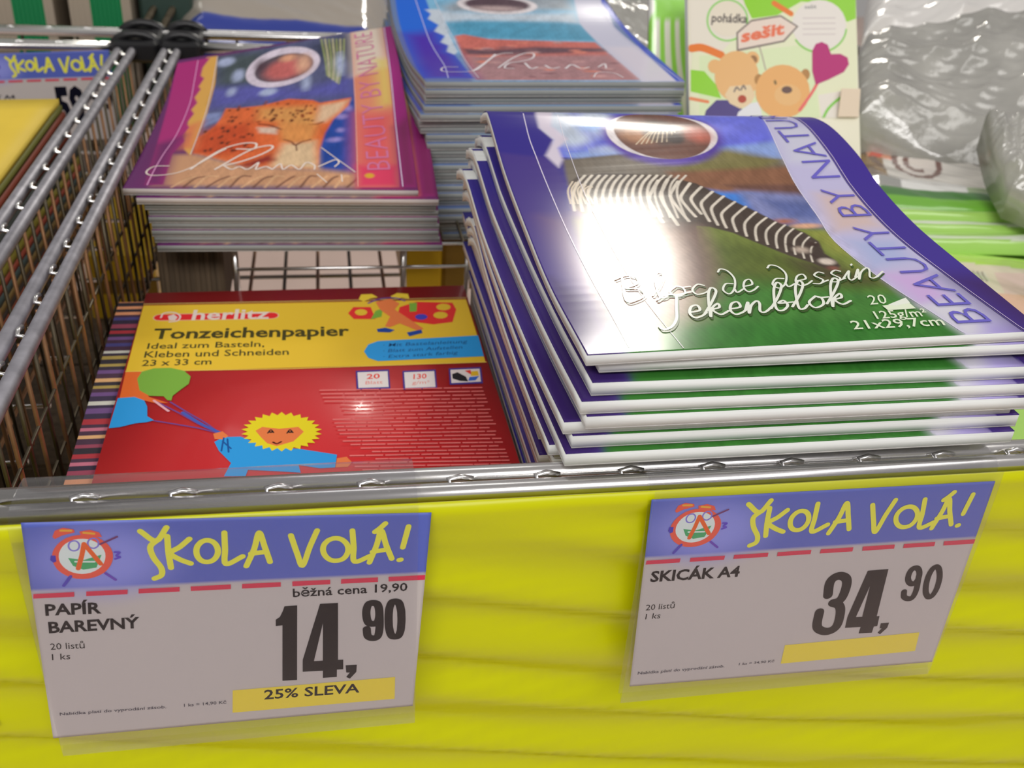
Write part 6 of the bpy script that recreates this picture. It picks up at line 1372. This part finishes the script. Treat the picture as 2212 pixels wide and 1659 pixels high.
# lower pads lying flat, pushed back and to the left
lo=[(.1000,.4030,.0622,.1000,.6900,.0622),(.1050,.4000,.0565,.1040,.6850,.0560),(.1000,.3986,.0507,.0985,.6720,.0470),(.1060,.4050,.0445,.1060,.690,.0410),(.1085,.4000,.0387,.1085,.690,.0352),(.1085,.4010,.0329,.1090,.695,.0295),
    (.1110,.4050,.0271,.1110,.700,.0238),(.1090,.4050,.0213,.1090,.700,.0180),(.1080,.4060,.0120,.1080,.7030,.0100)]
for k,(fx,fy,fz,bx,by,bz) in enumerate(lo):
    t=[0,.4,.75,1]; Lp=[(fx+(bx-fx)*a,fy+(by-fy)*a,fz+(bz-fz)*a-.0006*math.sin(math.pi*a)) for a in t]; Rp=[(x+.2115,y,z) for x,y,z in Lp]
    th=.0054 if k!=7 else .0088
    sketch_pad(Lp,Rp,.0054,ART_ZEBRA,(52,44,120),'zebra sketch pad sticking out beside the red pad, %s of the lower pile'%(['topmost']+ORD[1:])[k],GZ,nx=60,vs=WH3,ny=28,page='page_cream',W=ZW,H=ZH)
for k in range(10):
    fz=.0058-k*.0061
    if fz-.0054<ZF+.001: break
    Lp=[(.1100+.001*math.sin(k*2.),.405,fz),(.1100,.70,fz)]; Rp=[(x+.2115,y,z) for x,y,z in Lp]
    sketch_pad(Lp,Rp,.0058,[],(52,44,120),'violet sketch pad buried below the red pad level at the foot of the zebra pile',GZ+', buried',nx=4,ny=4,page='page_cream')
# ---------------------------------------------------------------- leopard pads
GL='leopard sketch pads stacked at the left'
lt=[('text',(170,96,130),'BEAUTY BY NATURE',[(191.5,26),(190.5,276),(173,26)],-.012)]
sketch_pad(LEO_L,LEO_R,.0052,ART_LEO,(90,40,90),'magenta sketch pad with resting leopard cover, on top of the left pile',GL,nx=240,ny=330,deco=ART_LEO_D+lt,page='page_cream')
Ll=[(.0090,-.004,.0056,.010),(.0135,-.001,.0110,.012),(.0155,.001,.0163,.009),(.0150,.000,.0216,.006),(.0165,.001,.0269,.0035),(.0160,.000,.0322,.002),(.0172,.001,.0375,.001),(.0190,-.003,.0430,.0)]
Ls=Sheet(LEO_L,LEO_R)
for k,(dx,dy,d0,d1) in enumerate(Ll):
    def sh(P,f,extra=0): 
        out=[]
        for j,(x,y,z) in enumerate(P):
            t=j/(len(P)-1); zz=.0668+(z-.0668)*max(0,1-(k+1)*.10)-d0; out.append((x+dx+extra*(1-t*0),y+dy,zz))
        return out
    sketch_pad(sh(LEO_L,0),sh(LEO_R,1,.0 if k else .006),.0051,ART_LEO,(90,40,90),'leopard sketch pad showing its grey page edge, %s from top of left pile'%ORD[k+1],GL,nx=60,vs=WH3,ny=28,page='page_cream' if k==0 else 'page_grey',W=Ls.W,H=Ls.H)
# ---------------------------------------------------------------- red desert pads
GB='desert sketch pads in the tall middle pile'
Bs=Sheet(BLUE_L,BLUE_R)
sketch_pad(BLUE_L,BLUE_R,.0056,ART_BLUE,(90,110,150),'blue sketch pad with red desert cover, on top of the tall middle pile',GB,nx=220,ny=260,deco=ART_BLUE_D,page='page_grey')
bx=[0,.0,.0,-.001,-.004,-.0045,-.003,.0015,.002,.0045,.005,.005,.0045,.005,.006,.007,.008,.009,.0105,.0125,.0150,.0165]
for k in range(1,22):
    dx=bx[k]; dy=[.0,-.001,.002,-.004,-.005,.001,.003,.001,-.002,.0,.002,-.002,.0,.002][k%14]; d=.0060*k
    f=max(0,1-k*.05)
    def sh(P): return [(x+dx,y+dy,.1305+(z-.1305)*f-d) for x,y,z in P]
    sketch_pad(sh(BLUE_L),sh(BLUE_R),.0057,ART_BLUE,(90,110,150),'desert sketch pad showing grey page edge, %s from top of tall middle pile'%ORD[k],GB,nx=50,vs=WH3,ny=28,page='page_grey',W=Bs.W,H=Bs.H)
# ---------------------------------------------------------------- wire risers, cartons at the back of the bin
ris=thing('wire_riser','chrome wire riser with shiny horizontal wires under the leopard pads','wire riser',(.02,.87,ZF))
for j,z in enumerate((.0155,-.004,-.024)):
    m=MB(); m.tube([(-.066,.742,z),(.02,.742,z),(.112,.742,z)],.0014,8); m.build('front_wire',M_CHROME,ris,smooth=True)
wires(ris,'top_wire',(-.062,.742,.0168),(-.062,1.02,.0168),(.0285,0,0),7,.0012,[M_DWIRE])
for x in (-.067,.062,.113):
    m=MB(); m.tube([(x,.7435,.0158),(x,.7435,-.02),(x,.7435,ZF+.0012)],.0025,8); m.build('leg',M_CHROME,ris,smooth=True)
    m=MB(); m.tube([(x,1.02,.0158),(x,1.02,-.02),(x,1.02,ZF+.0012)],.0025,8); m.build('leg',M_CHROME,ris,smooth=True)
m=MB(); m.box(-.128,-.078,.765,1.04,ZF+.002,.010,bev=.002)
ct=thing('carton','brown cardboard carton standing under the left pad pile','carton',(-.10,.9,ZF+.002)); m.build('body',M_BROWN,ct)
for k in range(6):
    m=MB(); x=-.124+k*.0078; m.box(x,x+.0042,.7635,.7665,ZF+.003,.009,bev=.0008); m.build('flute',M_BROWN,ct)
yb=thing('yellow_packet','yellow packet lying at the foot of the tall middle pile','packet',(.07,.92,ZF+.002))
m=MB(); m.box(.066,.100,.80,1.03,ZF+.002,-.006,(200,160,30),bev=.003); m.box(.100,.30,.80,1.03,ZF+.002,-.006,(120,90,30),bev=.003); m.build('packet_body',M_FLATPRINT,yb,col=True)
yb2=thing('carton','yellow carton under the bins, seen through the side wires','carton',(-.20,1.1,-.78),'brown cartons under the bins'); del yb2['group']
m=MB(); m.box(-.245,-.175,1.03,1.25,-.779,-.115,(196,160,30),bev=.002); m.build('body',M_FLATPRINT,yb2,col=True)
m=MB(); m.box(-.2455,-.1745,1.0285,1.04,-.16,-.145,(120,90,30)); m.build('tape',M_FLATPRINT,yb2,col=True)
# ---------------------------------------------------------------- red pad of coloured paper
GR_='coloured paper pads stacked in front'
def paper_pad(k):
    zt=-k*.0069; th=.0066; off=(0,.0150,.0135,.0142,.0128,.0138,.0125,.0132)[k]; of2=(0,.0195,.0185,.0188,.0180,.0186,.0178,.0180)[k]
    (x0,y0,_),(x1,y1,_)=RED_L; L=[(x0-off,y0,zt),(x1-of2,y1,zt)]; R=[(x-(.0006*k),y,z+zt) for x,y,z in RED_R]; S=Sheet(L,R); S.curved=False
    lab='red and yellow pad of coloured drawing paper with cartoon cover, in front' if k==0 else 'coloured paper pad with striped left margin, %s from top of red pile'%ORD[k]
    root=thing('paper_pad',lab,'paper pad',(-.01,.53,zt-th),GR_)
    if k==0:
        V,F=slab(S,.0005,2,2); mesh('cover',V,F,M_RED,root); V,F=slab(S,th-.0006,2,2,-.0006); mesh('sheet_block',V,F,MATS['page_cream'],root); ink('cover_print',S,ART_RED_D,M_INK,root,lift=.0002); return
    V,F=slab(S,th-.0004,2,2,-.0002); mesh('sheet_block',V,F,MATS['page_cream'],root)
    rnd=random.Random(24+(k>3)); cols=[(196,130,90),(130,56,76),(206,160,110),(96,66,116),(150,40,50),(180,180,170),(206,140,100),(150,130,66),(60,56,110),(170,96,116)]; dk=[(40,30,50),(46,34,60),(36,30,40),(60,36,56)]
    m=MB(); y=y0; i=0
    while y<y1-.0005:
        w=min(rnd.choice((.0035,.0045,.006)),y1-y); c=rnd.choice(cols) if i%2 else rnd.choice(dk); i+=1
        t0=(y-y0)/(y1-y0);t1=(y+w-y0)/(y1-y0); xa=L[0][0]*(1-t0)+L[1][0]*t0-.0004; xb=L[0][0]*(1-t1)+L[1][0]*t1-.0004; e=.024
        Vv=[(xa,y,zt),(xb,y+w,zt),(xb+e,y+w,zt),(xa+e,y,zt),(xa,y,zt-th),(xb,y+w,zt-th),(xb+e,y+w,zt-.0002),(xa+e,y,zt-.0002)]
        m.add(Vv,[(0,3,2,1),(0,1,5,4)],c); y+=w
    o=m.build('striped_margin',M_PAPER,root,col=True,kind='stuff'); o['label']='left margin with bands of many paper colours'
M_RED=principled('red_printed_cover',.42,col=alb((172,38,42)),coat=.3,spec=.2)
for k in range(8): paper_pad(k)
# ---------------------------------------------------------------- yellow paper pads in the left bin
GY='coloured paper pads in the left bin'
YC=[(206,180,76),(96,96,44),(116,56,42),(196,176,60),(124,60,44),(70,74,70),(150,104,50),(60,66,66),(120,110,40),(140,66,50),(60,72,70),(110,90,50),(66,60,56),(130,70,50),(90,90,50),(70,70,66),(140,110,60),(60,60,60),(120,60,44),(80,80,60)]
YN=['bright yellow','olive','dark rust','strong yellow','rust','grey','ochre','slate','olive brown','brick','teal grey','khaki','dark grey','warm rust','moss','ash grey','tan','charcoal','russet','drab']
for k in range(20):
    z=.060-k*.0056; c=YC[k]; dx=min(.0013*k,.012)+.0004*((k*7)%3)
    r=thing('paper_pad','%s paper pad in the left bin, %s'%(YN[k],'on top of its pile' if k==0 else ORD[k]+' from the top of the pile'),'paper pad',(-.34,.75,z-.005),GY)
    cu=.006 if k<3 else .0
    Lp=[(-.455+dx,.56,z),(-.455+dx,.75,z),(-.455+dx,.955,z)]; Rp=[(-.2335+dx,.56,z),(-.2315+dx,.75,z),(-.2255+dx,.956,z+cu)]
    S=Sheet(Lp,Rp); V,F=slab(S,.0050,10,14); mesh('sheet_block',V,F,principled('paper_%d'%k,.7,spec=.1,col=alb(c),noise=(30,.08)),r)
    V,F=slab(S,.0003,10,14,.0003); mesh('cover_sheet',V,F,principled('papercover_%d'%k,.5,spec=.1,col=alb((226,196,72) if k in(0,3) else c),noise=(20,.08)),r)
# ---------------------------------------------------------------- green and grey pleated packs behind the left bin
for j,(x0,lab) in enumerate(((-.3500,'green and grey crepe paper pack behind the left bin, left of the two'),(-.2680,'green and grey crepe paper pack beside the dark gap, right of the two'),(-.4320,'green and grey crepe paper pack at the far left edge'))):
    r=thing('crepe_paper_pack',lab,'paper pack',(x0+.035,1.36,ZF+.001),'crepe paper packs behind the left bin')
    wd=.0655
    def pl(a,b,c,nm,amp):
        m=MB(); n=int((b-a)/.0046); xs=np.linspace(a,b,2*n+1)
        V=[];F=[]
        for z in (ZF+.001,.16):
            for k,x in enumerate(xs): V.append((x,1.25+(amp if k%2 else 0),z))
        N2=len(xs)
        for k in range(N2-1): F.append((k,k+1,N2+k+1,N2+k))
        b0=len(V)
        V+= [(xs[0],1.45,ZF+.001),(xs[-1],1.45,ZF+.001),(xs[0],1.45,.16),(xs[-1],1.45,.16)]
        F+= [(N2-1,b0+1,b0+3,2*N2-1),(0,N2,b0+2,b0),(b0+1,b0,b0+2,b0+3),tuple(range(N2,2*N2))+(b0+3,b0+2),tuple(range(N2-1,-1,-1))+(b0,b0+1)]
        mesh(nm,V,F,principled('crepe_'+('green' if c[1]>c[0]+20 else 'grey'),.6,col=alb(c)),r)
    pl(x0,x0+.0225,(132,122,108),'grey_wrapper',.0005); pl(x0+.0225,x0+.0555,(22,110,66),'green_pleats',.0022); pl(x0+.0555,x0+wd,(126,118,104),'grey_wrapper',.0005)
m=MB(); m.box(-.197,-.138,1.27,1.5,ZF+.001,.12,(34,52,46),bev=.004)
dk=thing('dark_carton','dark green carton in the gap left of the silver packs','carton',(-.17,1.38,ZF+.001)); m.build('body',M_FLATPRINT,dk,col=True)
m=MB(); m.box(-.60,-.20,1.50,1.53,ZF+.001,.25,(70,66,60),bev=.004)
bp=thing('grey_panel','dull grey panel at the very back of the rear bin','panel',(-.4,1.5,ZF+.001)); m.build('panel_body',M_FLATPRINT,bp,col=True)
# ---------------------------------------------------------------- film-wrapped packs and bags
def wrinkled(name,L,R,th,col,mat,parent,nx,ny,amp,seed,colfn=None,ridge=(1,1),fall=.35):
    S=Sheet(L,R); U,V=np.meshgrid(np.linspace(0,1,nx),np.linspace(0,1,ny)); P=S.pt(U,V); rs=np.random.RandomState(seed)
    h=np.zeros(U.shape)
    for o in range(7):
        f=1.5*1.7**o; a=rs.uniform(0,6.28); th_=rs.normal(0,.35)+ridge[0]; kx,ky=math.cos(th_)*f*ridge[1],math.sin(th_)*f*ridge[1]
        w=np.abs(np.sin(kx*U*3+ky*V*3+a+1.2*np.sin(3*U*rs.uniform(.5,2)+3*V*rs.uniform(.5,2)+a)))
        h+=(1-w)*.62**o
    h=h/h.max(); e=np.minimum(np.minimum(U,1-U),np.minimum(V,1-V)); e=np.clip(e/.12,0,1)**.5
    P[...,2]+=h*amp*(.3+.7*e)-(1-e)*th*fall
    A=P.reshape(-1,3); B=S.pt(U,V).reshape(-1,3)-[0,0,th]; n=len(A); F=grid_faces(nx,ny); i=np.arange(n).reshape(ny,nx)
    loop=list(i[0,:])+list(i[1:,-1])+list(i[-1,-2::-1])+list(i[-2:0:-1,0])
    c=np.array([alb(q) for q in colfn(U.ravel(),V.ravel(),h.ravel())]) if colfn else None
    return mesh(name,np.vstack([A,B]),np.vstack([F,F[:,::-1]+n,np.array([(a,a+n,b+n,b) for a,b in zip(loop,loop[1:]+loop[:1])])]),mat,parent,vcol=(np.vstack([c,c]) if c is not None else None),smooth=True),S
M_BAG=principled('clear_crinkled_bag',.14,col=(.50,.49,.45),spec=.8,coat=.4,bump=(130,.35,.002),noise=(14,.35))
M_BAGW=principled('white_crinkled_bag',.16,col=(.82,.80,.77),spec=.8,coat=.4,bump=(60,.35,.003))
M_WRAP=principled('film_wrapped_print',.22,attr=True,coat=.9,spec=.6,bump=(45,.25,.002))
def pack(name,label,cat,L,R,th,nx,ny,amp,seed,colfn,group=None,ridge=(1,1),mat=None,part='wrapper',fall=.35):
    c=np.mean(np.array([L[0],R[0],L[-1],R[-1]]),axis=0); zz=min(p[2] for p in list(L)+list(R))-th
    r=thing(name,label,cat,(c[0],c[1],zz),group); o,S=wrinkled(part,L,R,th,None,mat or M_WRAP,r,nx,ny,amp,seed,colfn,ridge,fall); return r,S
def band(stops):
    def f(U,V,h):
        out=[]
        for u,v in zip(U,V):
            c=stops[0][1]
            for s,q in stops:
                if v>=s: c=q
            out.append(c)
        return out
    return f
# silver packs with blue ends behind the back rail
GS='silver wrapped packs behind the back rail'
def silv(U,V,h): return [(34,50,128) if v<.17 or (v>.86 and (u<.62 or u>.82)) else (136,128,118) for u,v in zip(U,V)]
pack('film_pack','silver film pack with dark blue front edge lying behind the back rail','wrapped pack',[(-.148,1.215,.0760),(-.160,1.30,.098),(-.165,1.40,.112)],[(.085,1.235,.0560),(.090,1.33,.085),(.095,1.42,.106)],.10,60,40,.006,3,silv,GS)
# striped green pack, teddy notebook, notebooks, bags at the right
def strp(U,V,h): return [(120,180,60) if (v>.72 and abs(u-.5)<.4) or (int(u*9)%2==0 and v<.75) else (206,206,196) for u,v in zip(U,V)]
pack('striped_pack','upright green and white striped pack left of the teddy notebook','wrapped pack',[(.306,.905,.06),(.306,.935,.12),(.307,.965,.185)],[(.368,.905,.06),(.352,.935,.12),(.350,.965,.185)],.02,40,24,.001,5,strp)
S=Sheet(TEDDY_L,TEDDY_R); S.curved=False
tr=thing('notebook','tall notebook with two teddy bears and a magenta heart on its cover','notebook',(.40,.85,.07))
def leanslab(S,th,a,b):
    n=S.nrm(np.array(.5),np.array(.5)); P=np.array([S.pt(0,0),S.pt(1,0),S.pt(1,1),S.pt(0,1)]); return np.vstack([P-n*a,P-n*b])
bx6=[(0,1,2,3),(7,6,5,4),(0,4,5,1),(1,5,6,2),(2,6,7,3),(3,7,4,0)]
# lower edge reaches down behind the zebra pads
Pd=(S.pt(0,0)-S.pt(0,1))
n=S.nrm(np.array(.5),np.array(.5)); q=[S.pt(0,0)+Pd*.55,S.pt(1,0)+Pd*.55,S.pt(1,1),S.pt(0,1)]
for a,b,nm,mt in ((0,.0006,'cover',principled('pale_green_cover',.35,col=alb((200,196,176)),coat=.5)),(.0006,.0072,'page_block',MATS['page_white']),(.0072,.0078,'back_cover',principled('pale_green_cover',.35))):
    V=np.array([p-n*a for p in q]+[p-n*b for p in q]); mesh(nm,V,bx6,mt,tr)
ink('cover_print',S,ART_TEDDY_D,M_INK,tr,clip=True,lift=.0003)
mtl=thing('sticker','small cream paper tab on the lower right of the teddy notebook','paper tab',(.47,.835,.09))
p0=S.pt(.86,.0)-n*-.002; mesh('tab',np.array([p0+d-n*k for k in (-.0015,-.0005) for d in (np.array([0,0,0]),np.array([.020,0,0]),np.array([.022,.012,.022]),np.array([.004,.012,.022]))]),bx6,principled('cream_tab',.6,col=alb((214,196,176))),mtl)
GN='green film-wrapped notebooks right of the zebra pile'
ZN=.03
def q4(pts): return [np.array(p) for p in pts]
import colorsys
def colC(U,V,h):
    out=[]
    for u,v in zip(U,V):
        c=(206,202,194)
        if v<.07: c=(96,150,50)
        elif v<.13: c=(60,104,50)
        elif v<.27 and .22<u<.52: c=(238,238,234)
        elif v<.27 and u<.22: c=(130,130,126)
        elif v<.2: c=(130,150,110)
        if .27<=v<.68 and u<.17: c=(124,100,66) if math.sin(u*70+v*31)>0 else (90,66,48)
        if .5<v<.78 and .10<u<.22: c=(200,80,62) if math.sin(u*60-v*25)>-.2 else (214,150,120)
        if v>.84: c=(140,200,50)
        elif v>.76 and u>.15: c=(150,196,80) if math.sin(u*190)>0 else (222,226,210)
        d=math.hypot((u-.335)/.105,(v-.50)/.17)
        if abs(d-1)<.13 or (abs(d-.5)<.12 and u<.36): c=(104,74,66)
        elif d<1: c=(200,192,184)
        if u>.5 and abs(v-(.72-1.1*(u-.5)))<.03: c=(104,92,84)
        out.append(c)
    return out
def colE(U,V,h): return [(138,178,84) if (v*3.2+.2*u)%1<.55 else (186,194,176) for u,v in zip(U,V)]
def colA(U,V,h):
    out=[]
    for u,v in zip(U,V):
        c=(214,206,180)
        if v>.86-.1*u: c=(160,200,80)
        elif v<.5: c=(220,180,150)
        if .18<u<.5 and .62<v<.74: c=(130,120,110) if int(u*90)%2 else (190,190,170)
        if u>.55 and .5<v<.74: c=(230,204,190)
        out.append(c)
    return out
pC=NB
LC=[NB['C'][0],NB['C'][1]]; RC=[NB['C'][2],NB['C'][3]]
pack('notebook','film-wrapped notebook with brown drawing and oval, topmost of the green notebooks','notebook',LC,RC,.012,110,80,.010,11,colC,GN,ridge=(1.35,.8),fall=.9)
for j,(fl,bl,fr,br) in enumerate(NB['E']):
    pack('notebook','green edged notebook in film, %s under the one with the oval'%['first','second','third','fourth'][j],'notebook',[fl,bl],[fr,br],.011,60,24,.004,20+j,colE,GN,ridge=(1.5,.5),fall=.9)
pack('notebook','pale notebook with orange print right beside the zebra pad','notebook',[NB['A'][0],NB['A'][1]],[NB['A'][2],NB['A'][3]],.02,90,60,.004,31,colA,GN,ridge=(1.2,.6))
m=MB(); 
for j,(z0,z1) in enumerate(((ZF+.002,-.038),(-.0375,-.0205),(-.020,-.004))):
    r=thing('notebook','plain green notebook pack %s of the notebook heap'%['at the bottom','in the middle','in the upper part'][j],'notebook',(.5,.66,z0),GN)
    m=MB(); m.box(.345+.004*j,.72,.46,.95,z0,z1-.0008,(140,180,80),bev=.003); m.build('block',M_WRAP,r,col=True)
GG='crinkled clear bags at the right'
for j,(nm,L,R,th,amp,seed,mt,rd,lab) in enumerate(BAGS):
    pack('plastic_bag',lab,'plastic bag',L,R,th,150,130,amp,seed,None,GG,ridge=rd,mat={'g':M_BAG,'w':M_BAGW}[mt],part='film',fall=.2)
bpy.context.view_layer.update()
